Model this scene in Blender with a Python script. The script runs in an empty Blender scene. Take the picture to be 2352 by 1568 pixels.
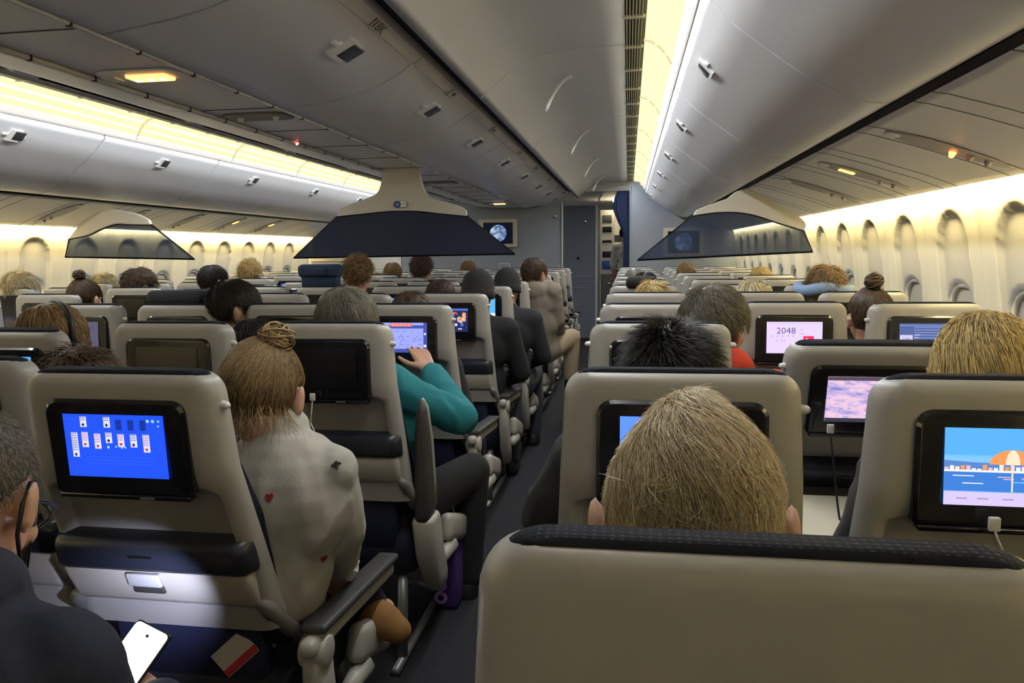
import bpy, bmesh, math, random
import numpy as np
from mathutils import Vector, Matrix, Euler, noise
random.seed(7); rng = np.random.default_rng(7)
R = math.radians
SC = bpy.context.scene
COL = SC.collection

# ------------------------------------------------------------------ camera
CH = 1.35                      # camera height above the carpet
W_, H_, F_ = 2352., 1568., 1700.
YAW, PITCH, ROLL = R(8.945), R(6.9), R(0.7)
_c, _s = math.cos, math.sin
_r = np.array([_c(YAW), _s(YAW), 0.])
_u = np.array([-_s(YAW)*_s(PITCH), _c(YAW)*_s(PITCH), _c(PITCH)])
_f = np.array([-_s(YAW)*_c(PITCH), _c(YAW)*_c(PITCH), -_s(PITCH)])
CR = _c(ROLL)*_r - _s(ROLL)*_u
CU = _s(ROLL)*_r + _c(ROLL)*_u
cam = bpy.data.cameras.new('camera'); camo = bpy.data.objects.new('camera', cam); COL.objects.link(camo)
m = Matrix.Identity(4)
for i in range(3):
    m[i][0], m[i][1], m[i][2] = CR[i], CU[i], -_f[i]
m[2][3] = CH
camo.matrix_world = m
cam.sensor_width = 36; cam.lens = F_/W_*36; cam.clip_start = 0.02; cam.clip_end = 60
SC.camera = camo

def at(px, py, Y):
    """the point at distance Y along the cabin that the photograph shows at this pixel"""
    d = CR*((px-W_/2)/F_) - CU*((py-H_/2)/F_) + _f
    k = Y/d[1]
    return Vector((d[0]*k, Y, CH+d[2]*k))
def proj(p):
    q = np.array([p[0], p[1], p[2]-CH]); z = q@_f
    if z < .02: return None
    return W_/2+F_*(q@CR)/z, H_/2-F_*(q@CU)/z

# ------------------------------------------------------------------ world, exposure
w = bpy.data.worlds.new('world'); SC.world = w; w.use_nodes = True
w.node_tree.nodes['Background'].inputs[0].default_value = (.92, .94, 1, 1)     # the open cabin behind the camera
w.node_tree.nodes['Background'].inputs[1].default_value = .42
SC.view_settings.view_transform = 'Standard'; SC.view_settings.look = 'None'
SC.view_settings.gamma = 1; SC.view_settings.exposure = 0.5
COVE_WALL, COVE_AISLE, COVE_NEAR = 110.0, .78, .78     # lamp strengths of the light coves
def fill_light(name, x, z, sx, watt, col, tilt, y0=0.9, y1=10.0):
    L = bpy.data.lights.new(name, 'AREA'); L.shape = 'RECTANGLE'; L.size = sx; L.size_y = y1-y0; L.energy = watt; L.color = col
    o = bpy.data.objects.new(name, L); COL.objects.link(o); o.location = (x, (y0+y1)/2, CH+z); o.rotation_euler = (0, tilt, 0); return o
fill_light('near_aisle_fill', -.12, .885, .05, 60, (.94, .97, 1.), R(-12)); fill_light('far_aisle_fill', -3.0, .885, .05, 52, (.94, .97, 1.), R(12))  # unseen area lights added to brighten the aisles beyond what the coves give

# ------------------------------------------------------------------ materials
def mat(name, col, rough=.5, metal=0., bump=0., bscale=200., var=0., vscale=3., spec=.5, sheen=0., coat=0.):
    M = bpy.data.materials.new(name); M.use_nodes = True
    nt = M.node_tree; b = nt.nodes['Principled BSDF']
    b.inputs['Base Color'].default_value = (*col, 1); b.inputs['Roughness'].default_value = rough
    b.inputs['Metallic'].default_value = metal; b.inputs['Specular IOR Level'].default_value = spec
    b.inputs['Sheen Weight'].default_value = sheen; b.inputs['Coat Weight'].default_value = coat
    tc = nt.nodes.new('ShaderNodeTexCoord')
    if var:
        n = nt.nodes.new('ShaderNodeTexNoise'); n.inputs['Scale'].default_value = vscale; n.inputs['Detail'].default_value = 4
        mx = nt.nodes.new('ShaderNodeMixRGB'); mx.inputs[1].default_value = (*[c*(1-var) for c in col], 1)
        mx.inputs[2].default_value = (*[min(1, c*(1+var)) for c in col], 1)
        nt.links.new(tc.outputs['Object'], n.inputs['Vector']); nt.links.new(n.outputs['Fac'], mx.inputs[0])
        nt.links.new(mx.outputs[0], b.inputs['Base Color'])
    if bump:
        n = nt.nodes.new('ShaderNodeTexNoise'); n.inputs['Scale'].default_value = bscale; n.inputs['Detail'].default_value = 2
        bp = nt.nodes.new('ShaderNodeBump'); bp.inputs['Strength'].default_value = bump; bp.inputs['Distance'].default_value = .002
        nt.links.new(tc.outputs['Object'], n.inputs['Vector']); nt.links.new(n.outputs['Fac'], bp.inputs['Height'])
        nt.links.new(bp.outputs[0], b.inputs['Normal'])
    return M
def em(name, col, st=1.):
    M = bpy.data.materials.new(name); M.use_nodes = True; nt = M.node_tree
    nt.nodes.remove(nt.nodes['Principled BSDF'])
    e = nt.nodes.new('ShaderNodeEmission'); e.inputs[0].default_value = (*col, 1); e.inputs[1].default_value = st
    nt.links.new(e.outputs[0], nt.nodes['Material Output'].inputs[0]); return M
def em_noise(name, cols, st, scale, stretch=(1, 1, 1)):
    M = em(name, cols[0], st); nt = M.node_tree; e = nt.nodes['Emission']
    tc = nt.nodes.new('ShaderNodeTexCoord'); mp = nt.nodes.new('ShaderNodeMapping'); mp.inputs['Scale'].default_value = stretch
    n = nt.nodes.new('ShaderNodeTexNoise'); n.inputs['Scale'].default_value = scale; n.inputs['Detail'].default_value = 5
    cr = nt.nodes.new('ShaderNodeValToRGB'); el = cr.color_ramp.elements
    for i, c in enumerate(cols):
        p = .3+.4*i/(len(cols)-1)
        if i < 2: q = el[i]; q.position = p
        else: q = el.new(p)
        q.color = (*c, 1)
    L = nt.links.new
    L(tc.outputs['Object'], mp.inputs[0]); L(mp.outputs[0], n.inputs['Vector']); L(n.outputs['Fac'], cr.inputs[0]); L(cr.outputs[0], e.inputs[0])
    return M
def dots(name, base, dot, scale):
    """woven fabric with a grid of tiny light dots"""
    M = mat(name, base, .9, spec=.2); nt = M.node_tree; b = nt.nodes['Principled BSDF']
    tc = nt.nodes.new('ShaderNodeTexCoord'); v = nt.nodes.new('ShaderNodeTexVoronoi'); v.inputs['Scale'].default_value = scale
    v.inputs['Randomness'].default_value = .12
    cr = nt.nodes.new('ShaderNodeValToRGB'); cr.color_ramp.elements[0].color = (*dot, 1); cr.color_ramp.elements[1].color = (*base, 1)
    cr.color_ramp.elements[0].position = .12; cr.color_ramp.elements[1].position = .3
    bp = nt.nodes.new('ShaderNodeBump'); bp.inputs['Strength'].default_value = .5; bp.inputs['Distance'].default_value = .003
    L = nt.links.new
    L(tc.outputs['Object'], v.inputs['Vector']); L(v.outputs['Distance'], cr.inputs[0]); L(cr.outputs[0], b.inputs['Base Color'])
    L(v.outputs['Distance'], bp.inputs['Height']); L(bp.outputs[0], b.inputs['Normal'])
    return M

PANEL = mat('panel white', (.80, .79, .78), .42, var=.03, vscale=1.5)
BINM = mat('bin white', (.82, .82, .84), .33, var=.03, vscale=1.2)
BINL = mat('bin lip', (.82, .79, .73), .4)
SIDE = mat('sidewall cream', (.80, .76, .63), .5, var=.03, vscale=1.5)
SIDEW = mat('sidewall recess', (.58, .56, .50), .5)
GAP = mat('dark gap', (.012, .012, .013), .8)
SEAM = mat('seam grey', (.07, .066, .064), .7)
RAILM = mat('rail', (.58, .56, .54), .3)
CREAM = mat('cream shell', (.355, .345, .318), .38, var=.03, vscale=6, bump=.05, bscale=500)
CREAML = mat('cream plastic', (.39, .37, .315), .4)
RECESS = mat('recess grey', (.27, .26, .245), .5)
NAVY = dots('navy dotted fabric', (.007, .009, .017), (.045, .05, .065), 150)
NAVYP = mat('navy fabric', (.012, .015, .03), .9, bump=.3, bscale=300)
BAND = mat('dark band', (.018, .021, .032), .35, var=.1, vscale=20)
BEZ = mat('black bezel', (.006, .006, .008), .22, coat=.3)
GREY = mat('grey plastic', (.14, .137, .13), .5)
DGREY = mat('dark grey pad', (.035, .033, .03), .6, bump=.1)
METAL = mat('leg metal', (.28, .28, .28), .4, .6)
POCKET = mat('blue pocket', (.006, .011, .045), .8, bump=.3, bscale=250)
BULK = mat('bulkhead blue grey', (.20, .225, .275), .55, var=.03)
BULKW = mat('bulkhead white', (.55, .55, .54), .5)
CHROME = mat('chrome', (.6, .6, .6), .2, 1.)
WHITE = mat('white plastic', (.75, .74, .70), .35)
BLACK = mat('black plastic', (.01, .01, .011), .45)
CARPET = mat('carpet', (.013, .012, .016), .95, bump=.6, bscale=400, var=.5, vscale=60)

# ------------------------------------------------------------------ mesh builder
class MB:
    def __init__(s): s.v = []; s.f = []; s.m = []; s.sm = []
    def add(s, v, f, mi=0, smooth=True):
        o = len(s.v); s.v.extend([tuple(p) for p in v])
        for q in f: s.f.append([i+o for i in q]); s.m.append(mi); s.sm.append(smooth)
        return s
    def bm(s, b, mi=0, M=None, smooth=True):
        if M is not None: b.transform(M)
        b.verts.index_update()
        s.add([v.co[:] for v in b.verts], [[v.index for v in f.verts] for f in b.faces], mi, smooth); b.free(); return s
    def rbox(s, c, d, r=.005, mi=0, seg=2, rot=None, smooth=True):
        b = bmesh.new(); bmesh.ops.create_cube(b, size=1)
        b.transform(Matrix.Diagonal((*d, 1)))
        r = min(r, min(d)*.49)
        if r > 0: bmesh.ops.bevel(b, geom=list(b.edges), offset=r, segments=seg, profile=.5, affect='EDGES')
        M = Matrix.Translation(c)
        if rot is not None: M = M @ Euler(rot).to_matrix().to_4x4()
        return s.bm(b, mi, M, smooth and r > 0)
    def ell(s, c, d, mi=0, n=16, rot=None):
        b = bmesh.new(); bmesh.ops.create_uvsphere(b, u_segments=n, v_segments=max(6, n*2//3), radius=1)
        M = Matrix.Translation(c)
        if rot is not None: M = M @ Euler(rot).to_matrix().to_4x4()
        return s.bm(b, mi, M @ Matrix.Diagonal((*d, 1)))
    def tube(s, path, rad, n=8, mi=0, caps=True):
        P = [Vector(p) for p in path]; k = len(P)
        rs = rad if hasattr(rad, '__len__') else [rad]*k
        v = []; up = Vector((0, 0, 1))
        for i, p in enumerate(P):
            t = (P[min(i+1, k-1)]-P[max(i-1, 0)]).normalized()
            a = t.cross(up)
            if a.length < .05: a = t.cross(Vector((1, 0, 0)))
            a.normalize(); b = a.cross(t)
            for j in range(n):
                an = 2*math.pi*j/n; v.append(p+(a*math.cos(an)+b*math.sin(an))*rs[i])
        f = [[i*n+j, i*n+(j+1) % n, (i+1)*n+(j+1) % n, (i+1)*n+j] for i in range(k-1) for j in range(n)]
        if caps: f += [list(range(n))[::-1], [(k-1)*n+j for j in range(n)]]
        return s.add(v, f, mi)
    def cap(s, p0, p1, r0, r1, n=14, mi=0):
        """tapered capsule"""
        p0, p1 = Vector(p0), Vector(p1); d = p1-p0; L = d.length
        if L < 1e-6: return s.ell(p0, (r0,)*3, mi, n)
        t = d/L; P = []; rs = []
        for a in (-88, -65, -40, -18): P.append(p0+t*r0*math.sin(R(a))); rs.append(r0*math.cos(R(a)))
        for q in (0, .33, .66, 1): P.append(p0+d*q); rs.append(r0+(r1-r0)*q)
        for a in (18, 40, 65, 88): P.append(p1+t*r1*math.sin(R(a))); rs.append(r1*math.cos(R(a)))
        return s.tube(P, rs, n, mi)
    def extrude(s, prof, y0, y1, mi=0, closed=True, smooth=False, axis=1):
        """closed XZ outline swept along the cabin"""
        n = len(prof); v = [(x, y0, z) for x, z in prof]+[(x, y1, z) for x, z in prof]
        f = [[i, (i+1) % n, n+(i+1) % n, n+i] for i in range(n)]
        s.add(v, f, mi, smooth); s.add(v, [list(range(n))[::-1], list(range(n, 2*n))], mi, False); return s
    def poly(s, pts, depth, mi=0):
        """outline in XZ at y, thickened by depth"""
        n = len(pts); d = Vector(depth)
        v = [Vector(p) for p in pts]+[Vector(p)+d for p in pts]
        return s.add(v, [list(range(n)), list(range(n, 2*n))[::-1]]+[[i, n+i, n+(i+1) % n, (i+1) % n] for i in range(n)], mi, False)
    def loft(s, rings, mi=0, caps=True):
        n = len(rings[0]); v = [p for r in rings for p in r]
        f = [[i*n+j, i*n+(j+1) % n, (i+1)*n+(j+1) % n, (i+1)*n+j] for i in range(len(rings)-1) for j in range(n)]
        if caps: f += [list(range(n))[::-1], [(len(rings)-1)*n+j for j in range(n)]]
        return s.add(v, f, mi)
    def mesh(s, name, mats):
        me = bpy.data.meshes.new(name); me.from_pydata(s.v, [], s.f)
        for M in (mats if isinstance(mats, (list, tuple)) else [mats]): me.materials.append(M)
        me.polygons.foreach_set('material_index', s.m); me.polygons.foreach_set('use_smooth', s.sm)
        b = bmesh.new(); b.from_mesh(me); bmesh.ops.recalc_face_normals(b, faces=b.faces); b.to_mesh(me); b.free()
        me.update(); return me
    def build(s, name, mats, parent=None): return link(name, s.mesh(name, mats), parent)
def link(name, me, parent=None, loc=None, rot=None, mats=None):
    o = bpy.data.objects.new(name, me); COL.objects.link(o)
    if parent is not None: o.parent = parent
    if loc is not None: o.location = loc
    if rot is not None: o.rotation_euler = rot
    if mats:
        for i, M in enumerate(mats): o.material_slots[i].link = 'OBJECT'; o.material_slots[i].material = M
    return o
def empty(name, loc, label=None, cat=None, group=None, rot=None):
    o = bpy.data.objects.new(name, None); COL.objects.link(o); o.location = loc; o.empty_display_size = .1
    if rot: o.rotation_euler = rot
    tag(o, label, cat, group); return o
def tag(o, label=None, cat=None, group=None, kind=None):
    if label: o['label'] = label
    if cat: o['category'] = cat
    if group: o['group'] = group
    if kind: o['kind'] = kind
    return o
def struct(o): o['kind'] = 'structure'; return o
def rring(hx, y0, y1, z, r, n=4, ysh=0):
    """rounded rectangle ring in XY"""
    r = min(r, hx*.98, (y1-y0)*.49); out = []
    for cx, cy, a0 in ((hx-r, y1-r, 0), (-hx+r, y1-r, 90), (-hx+r, y0+r, 180), (hx-r, y0+r, 270)):
        for i in range(n+1):
            a = R(a0+90*i/n); out.append((cx+r*math.cos(a), cy+r*math.sin(a)+ysh, z))
    return out
def rrect(cx, cz, hx, hz, r, n=5, rb=None):
    """rounded rectangle outline in XZ (rb: radius of the lower corners)"""
    rb = r if rb is None else rb; out = []
    for sx, sz, a0, q in ((1, 1, 0, r), (-1, 1, 90, r), (-1, -1, 180, rb), (1, -1, 270, rb)):
        for i in range(n+1):
            a = R(a0+90*i/n); out.append((cx+sx*(hx-q)+q*math.cos(a), cz+sz*(hz-q)+q*math.sin(a)))
    return out
def text(s, size, mi=0):
    cu = bpy.data.curves.new('t', 'FONT'); cu.body = s; cu.size = size; cu.align_x = 'CENTER'; cu.align_y = 'CENTER'; cu.resolution_u = 2
    o = bpy.data.objects.new('t', cu); me = o.to_mesh()
    v = [p.co[:] for p in me.vertices]; f = [list(p.vertices) for p in me.polygons]
    o.to_mesh_clear(); bpy.data.objects.remove(o); bpy.data.curves.remove(cu)
    return v, f
def put_text(mb, s, size, fn, mi):
    v, f = text(s, size); mb.add([fn(p[0], p[1]) for p in v], f, mi, False)

# ------------------------------------------------------------------ cabin shell
XC = -1.57                                # middle of the cabin
def mir(x): return 2*XC-x
Y0, Y1 = -5.4, 10.1                       # cabin runs from behind the camera to the front bulkhead
def Zs(pts): return [(x, z+CH) for x, z in pts]
mb = MB(); mb.rbox((XC, 4.0, -.05), (6.6, 21, .1), 0); struct(mb.build('floor', CARPET))

def thick(pts, dx, dz):
    return pts+[(x+dx, z+dz) for x, z in pts[::-1]]
# aisle ceilings
ceil_prof = [(-.02, .935), (-.12, .934), (-.231, .928), (-.33, .921), (-.40, .908), (-.46, .89), (-.516, .866), (-.57, .832), (-.621, .79), (-.67, .75), (-.70, .722)]
for side, f in (('near', lambda x: x), ('far', mir)):
    mb = MB()
    edges = [Y0, -.05, 1.75, 3.567, 5.4, 7.2, 9.0, 10.4]
    for a, b in zip(edges[:-1], edges[1:]):
        mb.extrude(Zs(thick([(f(x), z) for x, z in ceil_prof], 0, .03)), a+.004, b-.004, 0, smooth=True)
    mb.extrude(Zs(thick([(f(x), z+.02) for x, z in ceil_prof], 0, .02)), Y0, 10.4, 1)
    # shallow hand-grip slots along the panels
    for k in range(6 if side == 'near' else 0):
        y = .9+1.8*k
        P = [(f(-.30-.012*i), y+1.35-.0*i, CH+.915-.0012*i*i) for i in range(13)]
        mb.tube(P, .012, 6, 2)
    struct(mb.build('ceiling' if side == 'near' else 'ceiling_far', [PANEL, SEAM, PANEL]))
# closing roof above everything
mb = MB(); mb.rbox((XC, 4.2, CH+1.15), (6.6, 20, .1), 0); struct(mb.build('roof_slab', GAP))

# air grille + cove above each aisle
GR = mat('grille', (.85, .80, .58), .5); GRD = mat('grille dark', (.13, .115, .06), .7)  # warm light coming through the vent is put into these colours
for nm, f in (('near', lambda x: x), ('far', mir)):
    mb = MB()
    s_ = 1 if nm == 'near' else -1
    mb.rbox((f(.02), (Y0+10.4)/2, CH+.975), (.12, 10.4-Y0, .02), 0, 1)
    for k in range(6):
        mb.rbox((f(-.012+.0125*k), (Y0+10.4)/2, CH+.94), (.0045, 10.4-Y0, .018), 0, 0)
    for k in range(int((10.4-Y0)/.45)):
        mb.rbox((f(.02), Y0+.45*k, CH+.932), (.085, .016, .012), 0, 0)
    struct(mb.build('trim_1' if nm == 'near' else 'trim_2', [GR, GRD]))
COVE = em('aisle cove light', (1., .925, .58), COVE_NEAR); COVEF = em('far aisle light strip', (1., .91, .52), COVE_AISLE)
COVEB = em('light strip lamp', (1., .95, .70), COVE_AISLE*1.6)
COVEJ = em('cove joint glow', (1., .86, .42), .6)  # joints are no lamps; given a glow so they look lit by the strip
for nm, f, M in (('near', lambda x: x, COVE), ('far', mir, COVEF)):
    pr = [(.066, .935), (.10, .925), (.135, .90), (.165, .865), (.188, .824)]
    t = empty('cove_light', (f(.1), 4, CH+.9), 'long warm lit cove strip above the %s aisle' % ('near' if nm == 'near' else 'far'), 'light strip')
    mb = MB(); L = []
    ys = [Y0]+[1.0+1.25*k-(.0) for k in range(-4, 8)]+[10.35]
    for a, b in zip(ys[:-1], ys[1:]):
        mb.extrude(Zs(thick([(f(x), z) for x, z in pr], .01, .02)), a+.006, b-.006, 0, smooth=True)
    o = mb.build('diffuser', [M], t); o.location = -t.location
    mb = MB()
    for a, b in zip(ys[:-1], ys[1:]):
        mb.rbox((f(.118), (a+b)/2, CH+.905), (.018, b-a-.05, .012), .004, 0)
        mb.rbox((f(.160), (a+b)/2, CH+.86), (.014, b-a-.05, .012), .004, 0)
    o = mb.build('lamp_tube', [COVEB if nm == 'far' else COVE], t); o.location = -t.location
    for y in ys[1:-1]:
        mb = MB(); mb.extrude(Zs(thick([(f(x-.004), z-.004) for x, z in pr], .008, .02)), y-.008, y+.008, 0)
        o = mb.build('joint_cover', [COVEJ], t); o.location = -t.location

# outboard overhead bins -------------------------------------------------
bin_prof = [(.214, .762), (.238, .74), (.275, .70), (.313, .661), (.357, .627), (.402, .594), (.446, .560), (.491, .527), (.535, .499), (.579, .473), (.623, .452), (.666, .434), (.705, .424), (.739, .42), (.765, .424), (.785, .438)]
LATW = mat('latch bezel', (.95, .94, .90), .3)
LATB = mat('latch dark', (.05, .05, .055), .35)
def latch_parts(parent, p, tx, nx, sc=1.):
    """latch at p; tx: direction across the face, nx: outward normal"""
    tx, nx = Vector(tx).normalized(), Vector(nx).normalized(); ty = Vector((0, 1, 0))
    M = Matrix((tx, ty, nx)).transposed().to_4x4(); M.translation = Vector(p)
    mb = MB(); b = bmesh.new(); bmesh.ops.create_cube(b, size=1); b.transform(Matrix.Diagonal((.062*sc, .125*sc, .013, 1)))
    bmesh.ops.bevel(b, geom=[e for e in b.edges if abs((e.verts[0].co-e.verts[1].co).normalized().z) > .9], offset=.027*sc, segments=5, affect='EDGES')
    mb.bm(b, 0, M, False); o = mb.build('latch', [LATW], parent)
    mb = MB(); mb.rbox((-.003*sc, .024*sc, .005), (.047*sc, .060*sc, .008), .004, 0)
    b = bmesh.new(); me = mb.mesh('p', [LATB]); me.transform(M)
    d = link('paddle', me, o)
    return o
NOR = ['first', 'second', 'third', 'fourth', 'fifth', 'sixth', 'seventh', 'eighth', 'ninth', 'tenth', 'eleventh', 'twelfth']
def bins(f, edges, where, latch_y, group):
    k = 0
    for a, b in zip(edges[:-1], edges[1:]):
        t = empty('overhead_bin', (f(.5), (a+b)/2, CH+.5), '%s rounded white overhead bin from the camera, along the %s window wall' % (NOR[k], where), 'overhead bin', group); k += 1
        prof = [(f(x), z) for x, z in bin_prof]+[(f(.95), .50), (f(1.1), .75), (f(1.0), .98), (f(.27), .98)]
        mb = MB(); mb.extrude(Zs(prof), a+.006, b-.006, 0, smooth=True); mb.extrude(Zs([(x+(f(1)-f(0))*.012, z+.012) for x, z in prof]), a-.002, b+.002, 1)
        o = mb.build('door', [BINM, SEAM], t); o.location = -t.location
        ly = latch_y(a, b)
        p = (f(.287), ly, CH+.686); s_ = f(1)-f(0)
        o = latch_parts(t, Vector(p)-t.location, (s_*.038, 0, -.040), (-s_*.71, 0, -.70), 1.25)
bins(lambda x: x, [Y0, -1.6, -.27, 1.06, 2.384, 3.714, 5.044, 6.374, 7.704, 9.034, 10.06], 'near', lambda a, b: a+.62, 'overhead bins along the near window wall')
bins(mir, [Y0, -.9, .45, 1.8, 3.10, 4.456, 5.82, 7.18, 8.54, 10.0], 'far', lambda a, b: a+.70, 'overhead bins along the far window wall')

# centre overhead bins ------------------------------------------------------
cb = [(-.80, .785), (-.808, .768), (-.831, .752), (-.858, .735), (-.885, .715), (-.915, .697), (-.949, .680), (-1.01, .655), (-1.078, .634), (-1.16, .617), (-1.245, .604), (-1.32, .594), (-1.385, .585)]
k = 0
cedges = [Y0, -2.45, -1.37, -.29, .78, 1.86, 2.932, 4.01, 5.09, 6.17, 7.25, 8.33, 9.2, 10.06]
SIGNP = mat('placard white', (.72, .70, .64), .5); INK = mat('placard ink', (.03, .03, .03), .6)
for a, b in zip(cedges[:-1], cedges[1:]):
    for side, f in (('near aisle', lambda x: x), ('far aisle', mir)):
        t = empty('overhead_bin', (f(-1.1), (a+b)/2, CH+.65), '%s middle overhead bin from the camera, opening to the %s' % ((NOR+['last'])[k], side), 'overhead bin', 'middle overhead bins on the '+side)
        prof = [(f(x), z) for x, z in cb]+[(f(-1.40), .98), (f(-.86), .98)]
        mb = MB(); mb.extrude(Zs(prof), a+.006, b-.006, 0, smooth=True)
        mb.extrude(Zs([(f(x-.008), z+.012) for x, z in cb]+[(f(-1.39), .97), (f(-.88), .97)]), a-.002, b+.002, 1)
        # lip line and joint
        o = mb.build('door', [BINM, SEAM], t); o.location = -t.location
        mb = MB(); mb.extrude(Zs([(f(-.800), .790), (f(-.803), .764), (f(-.842), .738), (f(-.846), .742), (f(-.81), .768), (f(-.806), .79)]), a+.006, b-.006, 0)
        o = mb.build('upper_lip', [BINL], t); o.location = -t.location
        s_ = f(1)-f(0)
        if side == 'near aisle' or True:
            latch_parts(t, Vector((f(-.945), (a+b)/2+.07, CH+.6795))-t.location, (-s_*.034, 0, -.017), (s_*.45, 0, -.89), 1.6)
        if side == 'near aisle' and a > .5:
            mb = MB(); u = Vector((s_*.033, 0, .022)).normalized(); nn = Vector((s_*.55, 0, -.83)).normalized()
            c0 = Vector((f(-.824), (a+b)/2+.06, CH+.748))-t.location
            mb.rbox((0, 0, 0), (.10, .052, .003), .001, 0)
            me = mb
            vv, ff = text('18K', .062) if k == 5 else ([], [])
            q = MB(); X = Vector((0, 1, 0)); 
            def fn(x, y, h=0): return c0+X*x+u*y+nn*h
            q.poly([fn(-.045, -.020, .004), fn(.045, -.020, .004), fn(.045, .020, .004), fn(-.045, .020, .004)], nn*.003, 0)
            if vv: q.add([fn(p[0], p[1]*.8, .0085) for p in vv], ff, 1, False)
            else:
                for z in range(3): q.poly([fn(-.02+.015*z, -.010, .0072), fn(-.012+.015*z, -.010, .0072), fn(-.012+.015*z, .010, .0072), fn(-.02+.015*z, .010, .0072)], nn*.0008, 1)
            q.build('row_placard', [SIGNP, INK], t)
    k += 1
# dark backing in the gaps above the bins
mb = MB()
for f in (lambda x: x, mir):
    mb.extrude(Zs([(f(-.69), .745), (f(-.86), .83), (f(-.86), .86), (f(-.69), .78)]), Y0, 10.0, 0)
    mb.extrude(Zs([(f(.222), .765), (f(.26), .765), (f(.26), .84), (f(.222), .80)]), Y0, 10.0, 0)
struct(mb.build('trim_3', GAP))
for q_, f in ((8, lambda x: x), (9, mir)):
    mb = MB(); e8 = [Y0]+[1.0+1.25*k for k in range(-4, 8)]+[10.35]
    for a, b in zip(e8[:-1], e8[1:]): mb.extrude(Zs([(f(.186), .826), (f(.192), .812), (f(.204), .790), (f(.212), .782), (f(.222), .790), (f(.215), .83)]), a+.003, b-.003, 0)
    struct(mb.build('trim_%d' % q_, BINL))

# centre service panel between two rails ------------------------------------
mb = MB()
mb.extrude(Zs([(-1.40, .592), (-1.74, .592), (-1.74, .62), (-1.40, .62)]), Y0, 10.05, 0)
for y in np.arange(-2, 10, .545): mb.rbox((XC, y, CH+.5915), (.335, .006, .003), 0, 1)
struct(mb.build('ceiling_service_panel', [PANEL, SEAM]))
for i, x in enumerate((-1.393, -1.747)):
    mb = MB(); mb.rbox((x, (Y0+10.05)/2, CH+.585), (.012, 10.05-Y0, .016), .005, 0)
    for y in np.arange(-2.3, 10, .27): mb.rbox((x, y, CH+.584), (.014, .008, .017), 0, 1)
    struct(mb.build('trim_%d' % (4+i), [RAILM, GAP]))

# outboard service panels and black gap -----------------------------------------
psu = [(.79, .405), (.83, .398), (.88, .383), (.98, .353), (1.08, .32), (1.18, .287), (1.27, .252), (1.30, .238)]
for nm, f, n in (('near', lambda x: x, 6), ('far', mir, 7)):
    mb = MB(); s_ = f(1)-f(0)
    mb.extrude(Zs([(f(x), z) for x, z in psu]+[(f(1.305), .245), (f(1.28), .275), (f(1.0), .38), (f(.82), .425)]), Y0, 10.05, 0, smooth=True)
    for y in np.arange(-2.2, 10, .545):
        for d in (0, .13): mb.extrude(Zs([(f(x), z-.0012) for x, z in psu]+[(f(x), z+.002) for x, z in psu[::-1]]), y+d, y+d+.004, 1)
    mb.extrude(Zs([(f(.775), .425), (f(.80), .41), (f(.86), .44), (f(.80), .50)]), Y0, 10.05, 2)
    struct(mb.build('trim_%d' % n, [PANEL, SEAM, GAP]))

# sidewalls with window bays ------------------------------------------------------
wall_prof = [(1.335, .40), (1.337, .30), (1.35, .20), (1.362, .12), (1.375, .03), (1.39, -.08), (1.405, -.2), (1.418, -.33), (1.425, -.5), (1.425, -.75), (1.40, -1.0), (1.36, -1.2), (1.30, -1.35)]
wz = np.array([p[1] for p in wall_prof][::-1]); wx = np.array([p[0] for p in wall_prof][::-1])
def wall_x(z): return float(np.interp(z, wz, wx))
WINY = [3.47+.545*k for k in range(-8, 13) if 3.47+.545*k < 9.9]
def wall(f, name):
    ys = np.arange(Y0, 10.1, .0195); zs = np.concatenate([np.linspace(-1.35, -.68, 6), np.arange(-.66, .18, .017), np.linspace(.2, .40, 5)])
    YY, ZZ = np.meshgrid(ys, zs, indexing='ij'); X = np.interp(ZZ, wz, wx)
    yc = np.array(WINY); d = np.abs(YY[..., None]-yc).argmin(-1); dy = YY-yc[d]
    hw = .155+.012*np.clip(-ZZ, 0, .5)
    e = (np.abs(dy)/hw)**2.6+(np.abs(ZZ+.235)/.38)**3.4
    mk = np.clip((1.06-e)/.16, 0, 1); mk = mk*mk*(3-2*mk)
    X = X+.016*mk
    g = np.abs(np.abs(dy)-.2725)           # soft joint ridge between bays
    X = X-.006*np.exp(-(g/.014)**2)
    # window opening
    e2 = (np.abs(dy)/.118)**3+(np.abs(ZZ+.34)/.175)**3
    m2 = np.clip((1.08-e2)/.25, 0, 1); X = X+.045*m2
    n, k = X.shape; v = [(f(X[i, j]), ys[i], zs[j]+CH) for i in range(n) for j in range(k)]
    fc = [[i*k+j, (i+1)*k+j, (i+1)*k+j+1, i*k+j+1] for i in range(n-1) for j in range(k-1)]
    mb = MB(); o = len(v); mb.add(v, fc, 0)
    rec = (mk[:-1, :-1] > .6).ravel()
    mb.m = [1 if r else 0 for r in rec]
    sx = f(1)-f(0)
    mb.rbox((f(1.62), (Y0+10.1)/2, CH-.45), (.06, 10.1-Y0, 1.9), 0, 0)
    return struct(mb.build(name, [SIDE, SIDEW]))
wall(lambda x: x, 'wall_right'); wall(mir, 'wall_left')
DAY = em('daylight pane', (.62, .72, 1.), .9); SHADE = mat('window shade', (.60, .57, .48), .5)
WFR = mat('window frame', (.62, .60, .54), .4)
wn = 1
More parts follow.
